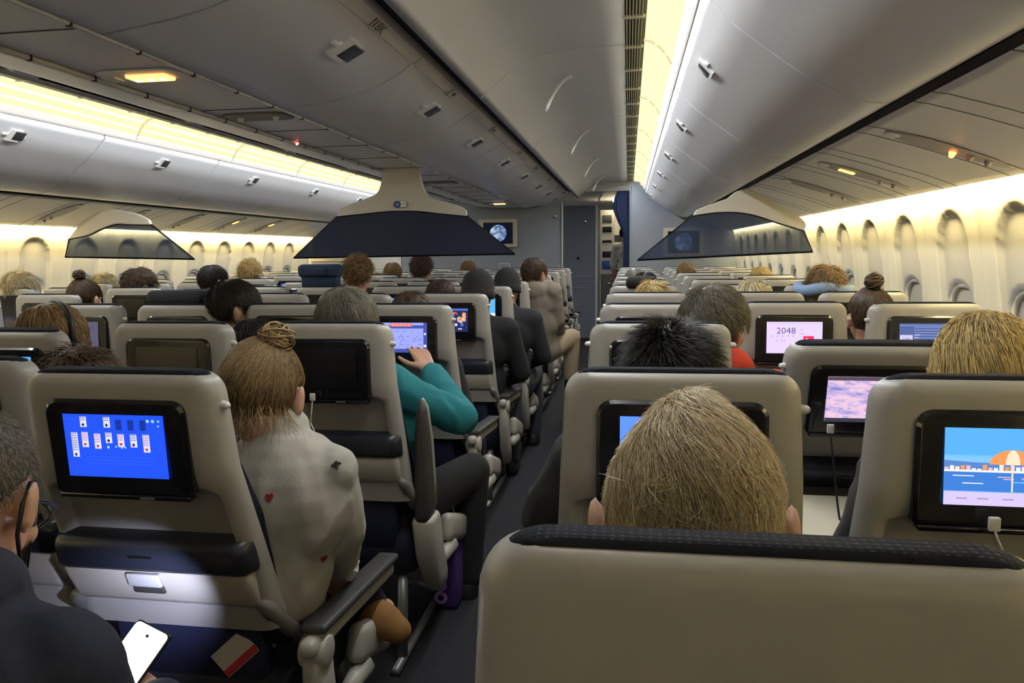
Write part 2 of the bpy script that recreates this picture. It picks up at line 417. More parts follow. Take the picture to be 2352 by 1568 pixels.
for f, rng_ in ((lambda x: x, 3.0), (mir, 3.3)):
    for j, y in enumerate(WINY):
        if y < rng_-.6: continue
        s_ = f(1)-f(0); xw = wall_x(-.34)+.02
        t = empty('window_%d' % wn, (f(xw), y, CH-.34)); struct(t); wn += 1
        P = rrect(0, 0, .115, .172, .09, 6); rg = []
        path = [(0, a, b) for a, b in P]; path.append(path[0])
        mb = MB(); mb.tube(path, .011, 6, 0, False); mb.build('window_frame', WFR, t)
        mb = MB(); mb.poly([(s_*.022, a*.93, b*.95) for a, b in P], (s_*.006, 0, 0)); mb.build('pane', DAY, t)
        sh = (.55, .75, .45, .85, .6)[j % 5]
        mb = MB(); mb.poly([(s_*.012, a*.92, max(b*.94, .162*(1-2*sh))) for a, b in P], (s_*.005, 0, 0)); mb.build('shade', SHADE, t)
# sidewall cove lamps
CW = em('window cove lamp', (1., .83, .42), COVE_WALL)
for nm, f in (('near', lambda x: x), ('far', mir)):
    s_ = f(1)-f(0)
    t = empty('cove_light', (f(1.3), 4, CH+.26), 'bright yellow light strip tucked above the %s windows' % nm, 'light strip')
    mb = MB(); mb.extrude(Zs([(f(1.292), .262), (f(1.318), .262), (f(1.318), .275), (f(1.292), .275)]), Y0, 10.0, 0)
    o = mb.build('lamp_tube', CW, t); o.location = -t.location
    mb = MB(); mb.extrude(Zs([(f(1.285), .28), (f(1.335), .28), (f(1.335), .30), (f(1.285), .30)]), Y0, 10.0, 0)
    o = mb.build('reflector', SIDE, t); o.location = -t.location




# ------------------------------------------------------------------ front bulkheads, doorway, galley
YB = 10.1
def box(name, x0, x1, y0, y1, z0, z1, M, r=0.):
    mb = MB(); mb.rbox(((x0+x1)/2, (y0+y1)/2, (z0+z1)/2), (abs(x1-x0), abs(y1-y0), abs(z1-z0)), r); return mb.build(name, M)
mb = MB(); mb.rbox(((-2.27-.875)/2, YB+.03, .98), (1.395, .06, 1.96), 0)
for z, x0, x1 in ((1.16, -1.5, -.93),):
    mb.rbox(((x0+x1)/2, YB-.002, z), (x1-x0, .006, .008), 0, 1)
mb.rbox((-.93, YB-.002, .6), (.008, .006, 1.12), 0, 1)
mb.rbox((-1.42, YB-.002, .6), (.008, .006, 1.12), 0, 1)
mb.rbox((-1.68, YB-.004, 1.12), (.16, .01, .16), .004, 1)
mb.rbox((-1.68, YB-.006, 1.12), (.14, .012, .14), .004, 2)
mb.rbox((-.885, YB-.01, 1.0), (.014, .03, 2.0), .002, 3)
struct(mb.build('wall_front', [BULK, mat('panel joint', (.42, .44, .48), .5), BULK, BULKW]))
mb = MB(); mb.rbox(((.015+1.7)/2, YB+.03, 1.1), (1.685, .06, 2.3), 0); mb.rbox((.02, YB-.005, 1.1), (.012, .02, 2.2), .002, 0)
struct(mb.build('wall_front_near', BULK))
mb = MB(); mb.rbox(((-3.155-4.9)/2, YB+.03, 1.1), (1.745, .06, 2.3), 0); struct(mb.build('wall_front_far', BULKW))
# closet wall beyond the bulkhead, on the near aisle
mb = MB(); mb.rbox((-.74, 11.6, 1.02), (.50, .06, 2.04), 0)
for z in (.88, 1.05, .98): mb.rbox((-.72, 11.565, z-.1), (.36, .008, .01), 0, 1)
mb.rbox((-.485, 11.56, 1.02), (.03, .06, 2.04), .003, 2)
struct(mb.build('wall_closet', [BULK, mat('joint', (.36, .38, .42), .5), BINL]))
# far aisle end
mb = MB(); mb.rbox((-2.75, 12.0, 1.1), (1.2, .06, 2.2), 0); struct(mb.build('wall_galley_far', BULKW))
# galley ceiling and end
mb = MB(); mb.rbox((XC, 12.3, CH+.86), (6.6, 3.8, .04), 0); mb.rbox((-.4, 10.44, CH+.93), (1.3, .05, .24), .01, 0); struct(mb.build('ceiling_galley', PANEL))
mb = MB(); mb.rbox((XC, 14.2, 1.1), (6.6, .06, 2.4), 0); struct(mb.build('wall_galley_end', BULKW))
mb = MB(); mb.rbox((.55, 12.3, 1.1), (.06, 3.8, 2.3), 0); struct(mb.build('wall_galley_right', BULK))
gl = empty('ceiling_lamp', (-.2, 12.4, CH+.83), 'small warm ceiling lamp in the galley beyond the doorway', 'ceiling lamp')
mb = MB(); mb.rbox((0, 0, 0), (.12, 1.0, .02), .005); mb.build('diffuser', em('galley lamp', (1, .85, .55), 14.), gl)
mb = MB(); mb.rbox((0, 0, .008), (.15, 1.04, .015), .004); mb.build('frame', BINL, gl)
# galley unit seen through the doorway: tall cabinet with compartments
t = empty('galley_cabinet', (-.34, 12.2, 0), 'cream galley cabinet with dark compartments beyond the doorway', 'galley cabinet')
mb = MB(); mb.rbox((0, .3, 1.0), (.22, .6, 2.0), .004); mb.build('body', [BINL], t)
for z, h, M in ((1.86, .12, GREY), (1.69, .09, BLACK), (1.50, .04, BLACK), (1.29, .10, BLACK)):
    mb = MB(); mb.rbox((0, -.004, z), (.15, .02, h), .004); mb.build('compartment', M, t)
mb = MB(); mb.rbox((0, -.006, 1.12), (.17, .02, .14), .006); mb.build('blue_drawer', mat('blue drawer', (.04, .13, .42), .5), t)['label'] = 'blue drawer front'
mb = MB(); mb.rbox((0, -.006, .5), (.2, .02, .95), .004); mb.build('door', GREY, t)
mb = MB(); mb.rbox((.03, -.02, .82), (.08, .02, .015), .005); mb.build('handle', CHROME, t)
t = empty('galley_counter', (-.12, 13.2, 0), 'galley counter with cream hood at the end of the near aisle', 'galley counter')
mb = MB(); mb.rbox((0, .3, .5), (.34, .6, 1.0), .006); mb.build('body', GREY, t)
mb = MB(); mb.rbox((0, .3, 1.02), (.36, .62, .04), .006); mb.build('worktop', CHROME, t)
mb = MB(); mb.poly([(-.17, -.02, 1.62), (.17, -.02, 1.62), (.12, -.02, 1.95), (-.17, -.02, 2.0)], (0, .5, 0)); mb.build('hood', BINL, t)
for i, (x, h, c) in enumerate(((-.13, .2, (.5, .4, .2)), (-.08, .26, (.1, .1, .08)), (-.03, .18, (.6, .55, .4)), (.02, .24, (.12, .09, .05)), (.07, .2, (.4, .38, .3)))):
    mb = MB(); mb.tube([(0, 0, 0), (0, 0, h*.6), (0, 0, h*.75), (0, 0, h)], [.025, .025, .012, .011], 10)
    tag(mb.build('bottle', mat('bottle %d' % i, c, .3)), 'bottle standing on the galley counter, %s from the cabinet' % NOR[i], 'bottle', 'bottles on the galley counter').location = (-.12+x, 13.3, 1.04)
# curtain tied at the doorway
mb = MB()
CURT = mat('navy curtain', (.012, .022, .07), .9)
rings = []
for i, (z, hw, cx) in enumerate(((2.15, .075, -.065), (2.05, .10, -.085), (1.9, .105, -.09), (1.75, .08, -.06), (1.6, .045, -.03), (1.45, .035, -.025), (1.2, .04, -.025), (.7, .045, -.025), (.1, .05, -.025))):
    rings.append([(cx+hw*math.cos(a)*(1+.12*math.cos(6*a)), 10.32+.05*math.sin(a)*(1+.3*math.cos(6*a)), z) for a in [2*math.pi*j/36 for j in range(36)]])
mb.loft(rings); tag(mb.build('curtain', CURT), 'dark navy curtain gathered at the right edge of the doorway', 'curtain')
# bulkhead monitors showing a globe
GLB = em_noise('globe picture', ((.75, .85, .95), (.04, .09, .22), (.5, .62, .75)), 1.0, 6); DSC = em('dark monitor picture', (.004, .006, .012), 1.)
FRM = mat('monitor frame', (.48, .42, .34), .5)
def globe_monitor(x, z, label):
    t = empty('wall_monitor', (x, YB-.005, z), label, 'monitor', 'monitors on the front bulkheads')
    mb = MB(); o = rrect(0, 0, .265, .19, .02); i_ = rrect(0, 0, .205, .145, .008); n = len(o)
    v = [(a, -.035, b) for a, b in o]+[(a, -.035, b) for a, b in i_]+[(a, 0, b) for a, b in o]+[(a, -.015, b) for a, b in i_]
    fc = []
    for k in range(n):
        j = (k+1) % n; fc += [[k, j, n+j, n+k], [k, 2*n+k, 2*n+j, j], [n+k, n+j, 3*n+j, 3*n+k]]
    mb.add(v, fc, 0, False); mb.build('frame', FRM, t)
    mb = MB(); mb.poly([(a, -.012, b) for a, b in rrect(0, 0, .21, .15, .008)], (0, .006, 0), 0)
    mb.add([(.115*math.cos(a), -.0135, .115*math.sin(a)) for a in [2*math.pi*q/32 for q in range(32)]], [list(range(32))], 1, False)
    mb.build('screen', [DSC, GLB], t)
globe_monitor(-1.76, CH+.255, 'framed monitor showing a globe on the bulkhead right of the middle divider')
globe_monitor(-4.22, CH+.09, 'framed monitor showing a globe dimly behind the middle divider curtain')
globe_monitor(.72, CH+.10, 'framed monitor showing a globe behind the near divider curtain')
for i, (px, py, y, lb) in enumerate(((1274, 497, YB, 'small chrome coat hook on the middle bulkhead'), (1343, 509, 11.57, 'small chrome coat hook on the closet wall by the doorway'))):
    p = at(px, py, y); mb = MB(); mb.rbox((0, -.006, 0), (.05, .012, .04), .004); mb.cap((0, -.01, .0), (0, -.04, .005), .010, .013)
    tag(mb.build('coat_hook', CHROME), lb, 'hook', 'coat hooks on the front walls').location = p
p = at(1328, 592, 11.565); mb = MB(); mb.cap((0, 0, 0), (0, -.02, 0), .02, .018); tag(mb.build('door_stop', BLACK), 'small round black stop on the grey closet wall', 'door stop').location = p

# ------------------------------------------------------------------ cabin dividers
def cloth_mat(name, col, op):
    M = bpy.data.materials.new(name); M.use_nodes = True; nt = M.node_tree; b = nt.nodes['Principled BSDF']
    b.inputs['Base Color'].default_value = (*col, 1); b.inputs['Roughness'].default_value = .9
    tr = nt.nodes.new('ShaderNodeBsdfTransparent'); tr.inputs[0].default_value = (.75, .8, .9, 1)
    mx = nt.nodes.new('ShaderNodeMixShader'); mx.inputs[0].default_value = op
    nt.links.new(tr.outputs[0], mx.inputs[1]); nt.links.new(b.outputs[0], mx.inputs[2]); nt.links.new(mx.outputs[0], nt.nodes['Material Output'].inputs[0])
    return M
NETC = cloth_mat('navy divider cloth', (.018, .024, .055), .90); NETS = cloth_mat('lit navy divider cloth', (.03, .045, .085), .62)  # one cloth in both; the lighting difference is put into opacity and tint
CORD = mat('divider edge cord', (.008, .009, .016), .8)
DIV = mat('divider plastic', (.56, .52, .44), .4)
def divider(Y, br, cl, label, op, sign=False):
    P = [at(x, y, Y) for x, y in br]; Q = [at(x, y, Y) for x, y in cl]
    c = sum(P, Vector())/len(P); c.z = max(p.z for p in P)
    t = empty('cabin_divider', c, label, 'divider', 'cabin dividers')
    mb = MB(); mb.poly([p-c for p in P], (0, .035, 0)); o = mb.build('bracket', DIV, t)
    bv = o.modifiers.new('b', 'BEVEL'); bv.width = .006; bv.segments = 2
    mb = MB(); mb.poly([q-c+Vector((0, .012, 0)) for q in Q], (0, .006, 0)); mb.build('curtain', op, t)
    mb = MB(); mb.tube([q-c+Vector((0, .014, 0)) for q in Q]+[Q[0]-c+Vector((0, .014, 0))], .008, 6, 0, False); mb.build('edge_cord', CORD, t)
    return t, c
def cur(pts, n=6):
    """smooth polyline through points (Catmull-Rom)"""
    o = []; P = [pts[0]]+list(pts)+[pts[-1]]
    for i in range(1, len(P)-2):
        for k in range(n):
            t_ = k/n; a, b, c_, d = [np.array(P[i+j], float) for j in (-1, 0, 1, 2)]
            o.append(tuple(.5*((2*b)+(c_-a)*t_+(2*a-5*b+4*c_-d)*t_**2+(3*b-a-3*c_+d)*t_**3)))
    o.append(tuple(pts[-1])); return o
arch = cur([(773, 497), (840, 490), (890, 485), (925, 484), (965, 485), (1010, 490), (1071, 496)])
top = cur([(1071, 484), (1060, 475), (1030, 465), (995, 456), (980, 446), (970, 425), (962, 392), (958, 365)])+cur([(878, 352), (879, 392), (876, 415), (868, 440), (850, 452), (800, 470), (778, 480)])
t, c = divider(5.1, arch+top, arch+[(1182, 583), (673, 592)], 'dark navy divider curtain under a cream ceiling bracket, above the middle seats', NETC)
sg = MB(); pc = at(920, 469, 5.095)-c
def pill(x0, x1, hz, y): return [(pc.x+a, pc.y+y, pc.z+b) for a, b in rrect((x0+x1)/2, 0, (x1-x0)/2, hz, hz*.95, 6)]
sg.poly(pill(-.05, .05, .024, -.004), (0, .004, 0), 1); sg.poly(pill(-.047, .047, .021, -.0055), (0, .002, 0), 0)
sg.poly(pill(-.047, .004, .021, -.007), (0, .002, 0), 2)
put_text(sg, 'wi', .026, lambda x, y: (pc.x-.022+x, pc.y-.0085, pc.z+y), 0); put_text(sg, 'fi', .026, lambda x, y: (pc.x+.026+x, pc.y-.0085, pc.z+y), 2)
sg.build('pill_sign', [WHITE, GREY, mat('sign blue', (.01, .06, .3), .4)], t)
arch = cur([(1592, 495), (1640, 488), (1690, 487), (1735, 494), (1790, 512), (1846, 529)])
top = cur([(1852, 520), (1848, 508), (1832, 494)])+[(1800, 476), (1760, 452), (1715, 432), (1690, 440)]+cur([(1670, 456), (1630, 470), (1600, 482)])
divider(5.15, arch+top, arch+[(1868, 578), (1464, 597)], 'sheer navy divider curtain under a cream bracket, beside the near windows', NETS)
arch = cur([(156, 549), (200, 540), (235, 524), (265, 514), (300, 515), (345, 516)])
top = cur([(340, 504), (310, 490), (260, 480)])+[(225, 486), (190, 505), (170, 530)]
divider(5.15, arch+top, arch+[(444, 595), (147, 590)], 'sheer grey-navy divider curtain under a cream bracket, beside the far windows', NETS)

# ------------------------------------------------------------------ signs on the service panels
LIT = em('lit orange sign', (1., .42, .10), 2.6); LITS = em('orange lamp', (1., .25, .05), 6.); LITR = em('red lamp', (1., .12, .10), 6.)
def centre_sign(y, lit, label, length=.30):
    t = empty('passenger_service_unit', (XC, y, CH+.590), label, 'service unit', 'service units along the middle ceiling panel')
    mb = MB(); mb.poly([(a, b, 0) for a, b in rrect(0, 0, .15, .075, .06)], (0, 0, -.006)); mb.build('plate', GREY if not lit else PANEL, t)
    if lit:
        mb = MB(); mb.rbox((.02, 0, -.010), (.14, .065, .012), .004); mb.build('lit_sign', LIT, t)
        mb = MB()
        for k in range(3): mb.rbox((-.025+.045*k, 0, -.017), (.02, .024, .004), .002)
        mb.build('symbol', em('sign symbol', (1, .8, .5), 3.), t)
        mb = MB(); mb.rbox((-.115, 0, -.008), (.05, .05, .01), .004); mb.build('reading_lamp', WHITE, t)
    else:
        for x in (-.08, .08):
            mb = MB(); mb.cap((x, 0, -.004), (x, 0, -.012), .016, .012); mb.build('air_nozzle', WHITE, t)
centre_sign(2.30, True, 'lit orange sign panel in the middle ceiling, nearest to the camera')
centre_sign(3.06, False, 'unlit oval service unit in the middle ceiling, behind the lit orange sign')
centre_sign(9.0, True, 'lit orange sign panel in the middle ceiling, just before the bulkhead')
centre_sign(6.2, False, 'unlit oval service unit in the middle ceiling past the divider bracket')
t = empty('call_light', (-1.74, 3.80, CH+.590), 'tiny red call light glowing in the middle ceiling panel', 'call light')
mb = MB(); mb.cap((0, 0, 0), (0, 0, -.006), .012, .009); mb.build('lens', LITR, t); mb = MB(); mb.rbox((0, 0, 0), (.05, .03, .004), .002); mb.build('plate', PANEL, t)
OVM = mat('oval unit grey', (.33, .31, .30), .45)
def oval_unit(f, y, label, lamp, group, hl=.215):
    s_ = f(1)-f(0); o = Vector((f(1.06), y, CH+.3245)); u = Vector((s_*.41, .0, -.134)).normalized(); nn = Vector((-s_*.31, 0, -.95)); v = Vector((0, 1, 0))
    t = empty('passenger_service_unit', o, label, 'service unit', group)
    def P(a, b, h=0): return u*a+v*b+nn*h
    n = 32; out = [(hl*math.cos(q), .055*math.sin(q)*(1-.35*math.cos(q))) for q in [2*math.pi*k/n for k in range(n)]]
    mb = MB(); mb.poly([P(a, b, .001) for a, b in out], nn*.006); mb.build('panel', OVM, t)
    mb = MB(); mb.ell(P(-hl*.86, 0, .004), (.035, .03, .012), 0, 12); mb.build('speaker_cap', PANEL, t)
    if lamp == 2:
        mb = MB(); mb.poly([P(a, b, .007) for a, b in rrect(-.085, 0, .035, .018, .006)], nn*.005); mb.build('lit_sign', LIT, t)
    if lamp == 1:
        mb = MB(); c_ = P(.015, .005, .01); mb.cap(c_, c_+nn*.008, .012, .009); mb.build('call_lamp', LITS, t)
    for a in (.07, .13):
        mb = MB(); c_ = P(a, 0, .006); mb.cap(c_, c_+nn*.008, .014, .010, 10); mb.build('air_nozzle', OVM, t)
G = 'service units above the near windows'
oval_unit(lambda x: x, 2.73, 'large oval service unit above the near windows with a glowing orange lamp', 1, G)
oval_unit(lambda x: x, 3.62, 'oval service unit above the near windows with a lit orange sign', 2, G)
oval_unit(lambda x: x, 4.42, 'first unlit oval service unit past the lit sign above the near windows', 0, G)
oval_unit(lambda x: x, 1.75, 'oval service unit above the near windows, closest to the camera', 0, G)
for k, y in enumerate((4.2, 5.0, 5.8, 6.6, 7.4, 8.2)):
    oval_unit(mir, y, '%s oval service unit from the camera above the far windows%s' % (NOR[k], ', lit orange' if k == 4 else ''), 2 if k >= 4 else 0, 'service units above the far windows')

# ------------------------------------------------------------------ seat meshes (x across, y forward, z up; back face of the shell at y=0)
TOP = 1.143
def lean(me):
    """the upright head part of a back runs into a lower part that slopes away"""
    for v in me.vertices:
        d = TOP-v.co.z; v.co.y += .19*min(max(0, d-.2), .42)
        if d > 0: v.co.z = TOP-(d*.94 if d < .5 else .47+(d-.5))
    me.update(); return me
def shell_w(d):
    w_ = .197+.055*d; r = .042
    if d < r: w_ -= r-math.sqrt(max(0, r*r-(r-d)**2))
    return w_
def make_shell():
    ds = [0, .0008, .003, .007, .012, .018, .026, .036]+list(np.arange(.048, .226, .014))+[.230, .236, .242, .250]+list(np.arange(.262, .362, .014))+[.366, .372, .38, .40, .44, .50, .56, .60]
    uin = np.concatenate([np.linspace(-1, -.86, 6)[:-1], np.linspace(-.86, .86, 28), np.linspace(.86, 1, 6)[1:]])
    edge = [(0, .048), (0, .034), (.003, .023), (.009, .013), (.018, .006), (.030, .0018)]
    v = []; rows = 0
    for d in ds:
        w_ = shell_w(d); ytop = .020*(1-math.sqrt(max(0, 1-(1-min(1, d/.022))**2)))
        row = [(-w_+a, b) for a, b in edge]+[(u*(w_-.045), 0) for u in uin]+[(w_-a, b) for a, b in edge[::-1]]
        for x, y in row:
            dep = 0
            if .2 < d < .40 and y < .004:
                qx = abs(x)-.178; qz = max(.238-d, d-.376)
                # rounded upper corners
                if d < .27 and abs(x) > .148:
                    q = math.hypot(abs(x)-.148, .268-d)-.030
                else: q = max(qx, qz)
                tt = min(1, max(0, (-q)/.008)); dep = .026*tt*tt*(3-2*tt)
            taper = 0
            v.append((x, max(y, ytop) + dep + taper*(y < .04), TOP-d))
        rows += 1
    n = len(v)//rows
    f = [[i*n+j, i*n+j+1, (i+1)*n+j+1, (i+1)*n+j] for i in range(rows-1) for j in range(n-1)]
    mb = MB(); mb.add(v, f, 0)
    # close the front
    mb.add([(v[i*n][0], .048, v[i*n][2]) for i in range(rows)]+[(v[i*n+n-1][0], .048, v[i*n][2]) for i in range(rows)],
           [[i, i+1, rows+i+1, rows+i] for i in range(rows-1)], 0)
    # grey lining of the recess
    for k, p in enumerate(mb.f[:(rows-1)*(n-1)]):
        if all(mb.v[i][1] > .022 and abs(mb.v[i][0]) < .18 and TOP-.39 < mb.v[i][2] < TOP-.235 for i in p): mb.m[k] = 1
    return mb.mesh('back_shell', [CREAM, RECESS])
def make_cushion():
    rings = []
    for d, g in ((-.005, -.05), (-.0045, -.03), (-.002, -.014), (.002, -.004), (.008, .001), (.02, .005), (.045, .007), (.1, .008), (.2, .010), (.35, .014), (.5, .016), (.66, .016)):
        dd = max(d+.005, 0); w_ = .197+.055*max(dd, 0); r = .045
        if dd < r: w_ -= r-math.sqrt(max(0, r*r-(r-dd)**2))
        w_ -= .005
        y0_ = .012+.025*min(1, max(0, d)/.02)
        th = .045+.012*min(1, max(0, d)/.12)+.05*min(1, max(0, d-.2)/.3)
        e = .012 if d < -.003 else (.006 if d < -.001 else 0)
        rings.append(rring(w_, y0_+e*.5, .012+th-e, TOP-d, .020, 5))
    mb = MB(); mb.loft(rings); return mb.mesh('back_cushion', NAVY)
def make_monitor():
    mb = MB(); o = rrect(0, TOP-.147, .142, .099, .028, 6, .010)
    i_ = rrect(0, TOP-.147, .136, .093, .024, 6, .008); n = len(o)
    def yy(z, b): return b-.008-.014*(TOP-.05-z)/.2
    v = [(a, .006, b) for a, b in o]+[(a, yy(b, 0)+.005, b) for a, b in o]+[(a, yy(b, 0), b) for a, b in i_]
    f = [[k*n+i, k*n+(i+1) % n, (k+1)*n+(i+1) % n, (k+1)*n+i] for k in range(2) for i in range(n)]+[[2*n+i for i in range(n)]]
    mb.add(v, f, 0, False)
    mb.rbox((0, -.012, TOP-.249), (.27, .026, .012), .004)
    mb.rbox((.05, -.026, TOP-.249), (.03, .004, .005), .001, 1)
    return mb.mesh('monitor', [BEZ, GREY])
def make_band():
    mb = MB(); rings = []
    sec = [(.36, .205, .030), (.366, .208, -.004), (.374, .210, -.016), (.390, .212, -.022), (.43, .213, -.026), (.440, .212, -.022), (.444, .210, .01)]
    for d, w_, y in sec:
        rings.append([(-w_, .05, TOP-d), (-w_-.002, y+.03, TOP-d), (-w_+.012, y+.004, TOP-d), (-w_+.03, y, TOP-d), (w_-.03, y, TOP-d), (w_-.012, y+.004, TOP-d), (w_+.002, y+.03, TOP-d), (w_, .05, TOP-d)])
    mb.loft(rings); mb.rbox((-.01, -.0265, TOP-.40), (.05, .002, .004), .0005, 1, smooth=False)
    return mb.mesh('upper_pocket', [BAND, CHROME])
def make_tray():
    mb = MB(); rings = []
    for d, w_, y in ((.440, .200, -.008), (.444, .204, -.016), (.452, .206, -.020), (.52, .204, -.012), (.532, .202, -.006), (.537, .198, .01)):
        rings.append(rring(w_, y, .06, TOP-d, .016, 4))
    mb.loft(rings); return mb.mesh('tray_table', CREAML)
def make_latch():
    mb = MB(); mb.rbox((-.02, -.022, TOP-.463), (.072, .012, .034), .004, 0); mb.rbox((-.02, -.017, TOP-.491), (.07, .008, .022), .004, 1)
    return mb.mesh('tray_latch', [mat('tray latch', (.42, .42, .42), .4), DGREY])
def make_lower():
    mb = MB(); rings = []
    for z, w_, y in ((.61, .200, .045), (.52, .205, .055), (.40, .205, .075), (.31, .2, .10)): rings.append(rring(w_, y, .16, z, .03, 3))
    mb.loft(rings); return mb.mesh('lower_back', DGREY)
def make_pocket():
    mb = MB(); rings = []
    for z, y in ((.565, .040), (.55, .026), (.46, .022), (.37, .04), (.345, .06)): rings.append(rring(.172, y, .09, z, .02, 3))
    mb.loft(rings); return mb.mesh('seat_pocket', POCKET)
def make_arms(sd):
    mb = MB()
    for s in (sd,):
        mb.tube([(s*.19, .01, .625), (s*.215, .01, .60), (s*.222, .05, .52), (s*.222, .12, .44), (s*.222, .2, .40)], [.014, .022, .02, .018, .016], 8)
    return mb.mesh('tray_arm', GREY)
def make_seat_cushion():
    mb = MB(); rings = []
    for z, w_, y0, y1 in ((.30, .205, .15, .60), (.31, .215, .13, .62), (.40, .22, .12, .64), (.44, .218, .12, .645), (.462, .20, .14, .63), (.467, .17, .17, .59)):
        rings.append(rring(w_, y0, y1, z, .05, 4))
    mb.loft(rings); return mb.mesh('seat_cushion', NAVYP)
def make_leg(s):
    mb = MB()
    mb.tube([(s*.17, .16, .30), (s*.17, .13, .03)], [.018, .018], 8); mb.tube([(s*.17, .50, .30), (s*.17, .58, .03)], [.018, .018], 8)
    mb.tube([(s*.17, .16, .28), (s*.17, .55, .06)], [.011, .011], 8); mb.tube([(s*.17, .05, .015), (s*.17, .66, .015)], [.016, .016], 6)
    return mb.mesh('leg', METAL)
def make_arm_body(s):
    mb = MB(); x = s*.256
    mb.rbox((x, .345, .540), (.040, .54, .040), .016, 0, 3, (R(-5.5), 0, 0)); mb.tube([(x-.030, .13, .54), (x-.027, .13, .54), (x+.027, .13, .54), (x+.030, .13, .54)], [.028, .034, .034, .028], 20)
    mb.loft([[(p[0]+x, p[1], p[2]) for p in rring(h, a, b, z, .014, 3)] for z, a, b, h in ((.535, .10, .165, .018), (.525, .095, .172, .022), (.43, .095, .18, .024), (.32, .12, .22, .024), (.22, .18, .27, .020), (.21, .19, .26, .012))])
    return mb.mesh('armrest', CREAML)
def make_arm_pad(s):
    mb = MB(); mb.rbox((s*.256, .365, .570), (.060, .51, .020), .009, 0, 3, (R(-5.5), 0, 0)); return mb.mesh('arm_pad', DGREY)
def make_arm_up(s):
    mb = MB(); x = s*.256
    rings = []
    for z, y0, y1, h in ((.50, .10, .19, .022), (.52, .098, .192, .026), (.62, .10, .185, .025), (.75, .105, .175, .022), (.85, .115, .16, .016), (.885, .125, .15, .008)): rings.append([(p[0]+x, p[1], p[2]) for p in rring(h, y0, y1, z, .015, 3)])
    mb.loft(rings)
    return mb.mesh('arm_pad', [DGREY])
def make_arm_up_trim(s):
    mb = MB(); x = s*.256
    mb.tube([(x+s*.018, .19, .53), (x+s*.018, .188, .62), (x+s*.015, .178, .75), (x+s*.008, .160, .86), (x, .145, .89)], [.010, .011, .011, .009, .006], 6)
    rings = []
    for z, y0, y1, h in ((.505, .105, .205, .034), (.49, .10, .215, .038), (.36, .13, .26, .036), (.26, .18, .32, .032), (.21, .23, .34, .024), (.195, .26, .33, .014)): rings.append([(p[0]+x, p[1], p[2]) for p in rring(h, y0, y1, z, .022, 3)])
    mb.loft(rings); return mb.mesh('armrest', CREAML)
def make_end(s):
    mb = MB(); mb.rbox((s*.262, .50, .335), (.055, .26, .10), .03, 0, 4, (R(-20), 0, 0)); mb.tube([(s*.27, .30, .30), (s*.27, .42, .30)], [.02, .03], 8)
    return mb.mesh('seat_end_cover', CREAML)
def make_hook(s):
    mb = MB(); mb.cap((s*.196, .030, TOP-.062), (s*.2065, .028, TOP-.062), .009, .0075, 12); return mb.mesh('coat_hook', WHITE)
SM = dict(back_shell=make_shell(), back_cushion=make_cushion(), monitor=make_monitor(), upper_pocket=make_band(), tray_table=make_tray(), tray_latch=make_latch(),
          lower_back=make_lower(), seat_pocket=make_pocket(), seat_cushion=make_seat_cushion())
for k_, me_ in SM.items():
    if k_ != 'seat_cushion': lean(me_)
TARM = {s: lean(make_arms(s)) for s in (-1, 1)}
LEG = {s: make_leg(s) for s in (-1, 1)}
ARMB = {s: make_arm_body(s) for s in (-1, 1)}; ARMP = {s: make_arm_pad(s) for s in (-1, 1)}; ARMU = {s: make_arm_up(s) for s in (-1, 1)}; ARMT = {s: make_arm_up_trim(s) for s in (-1, 1)}
ENDC = {s: make_end(s) for s in (-1, 1)}; HOOK = {s: make_hook(s) for s in (-1, 1)}

# ------------------------------------------------------------------ screens
SX, SZ, SCZ = .102, .064, TOP-.140
E_ = {}
def e(c, st=1.0):
    st = st*.88
    k = (*c, st)
    if k not in E_: E_[k] = em('screen colour %d' % len(E_), c, st)
    return E_[k]
class Scr:
    def __init__(s, bg): s.mb = MB(); s.mats = []; s.n = 0; s.quad(-1, -1, 1, 1, bg)
    def mi(s, M):
        if M not in s.mats: s.mats.append(M)
        return s.mats.index(M)
    def pt(s, u, v, h): 
        z = SCZ+v*SZ; return (u*SX, -.0086-.014*(TOP-.05-z)/.2-h*.0005, z)
    def pl(s, pts, M, h=1): s.mb.add([s.pt(u, v, h) for u, v in pts], [list(range(len(pts)))], s.mi(M), False)
    def quad(s, u0, v0, u1, v1, M, h=0): s.pl([(u0, v0), (u1, v0), (u1, v1), (u0, v1)], M, h)
    def disc(s, u, v, r, M, h=1, n=14): s.pl([(u+r*SZ/SX*math.cos(a), v+r*math.sin(a)) for a in [2*math.pi*k/n for k in range(n)]], M, h)
    def txt(s, t, size, u, v, M, h=1): put_text(s.mb, t, size, lambda x, y: (u*SX+x, s.pt(u, v+y/SZ, h)[1], SCZ+v*SZ+y), s.mi(M))
    def mesh(s): return lean(s.mb.mesh('screen', s.mats))
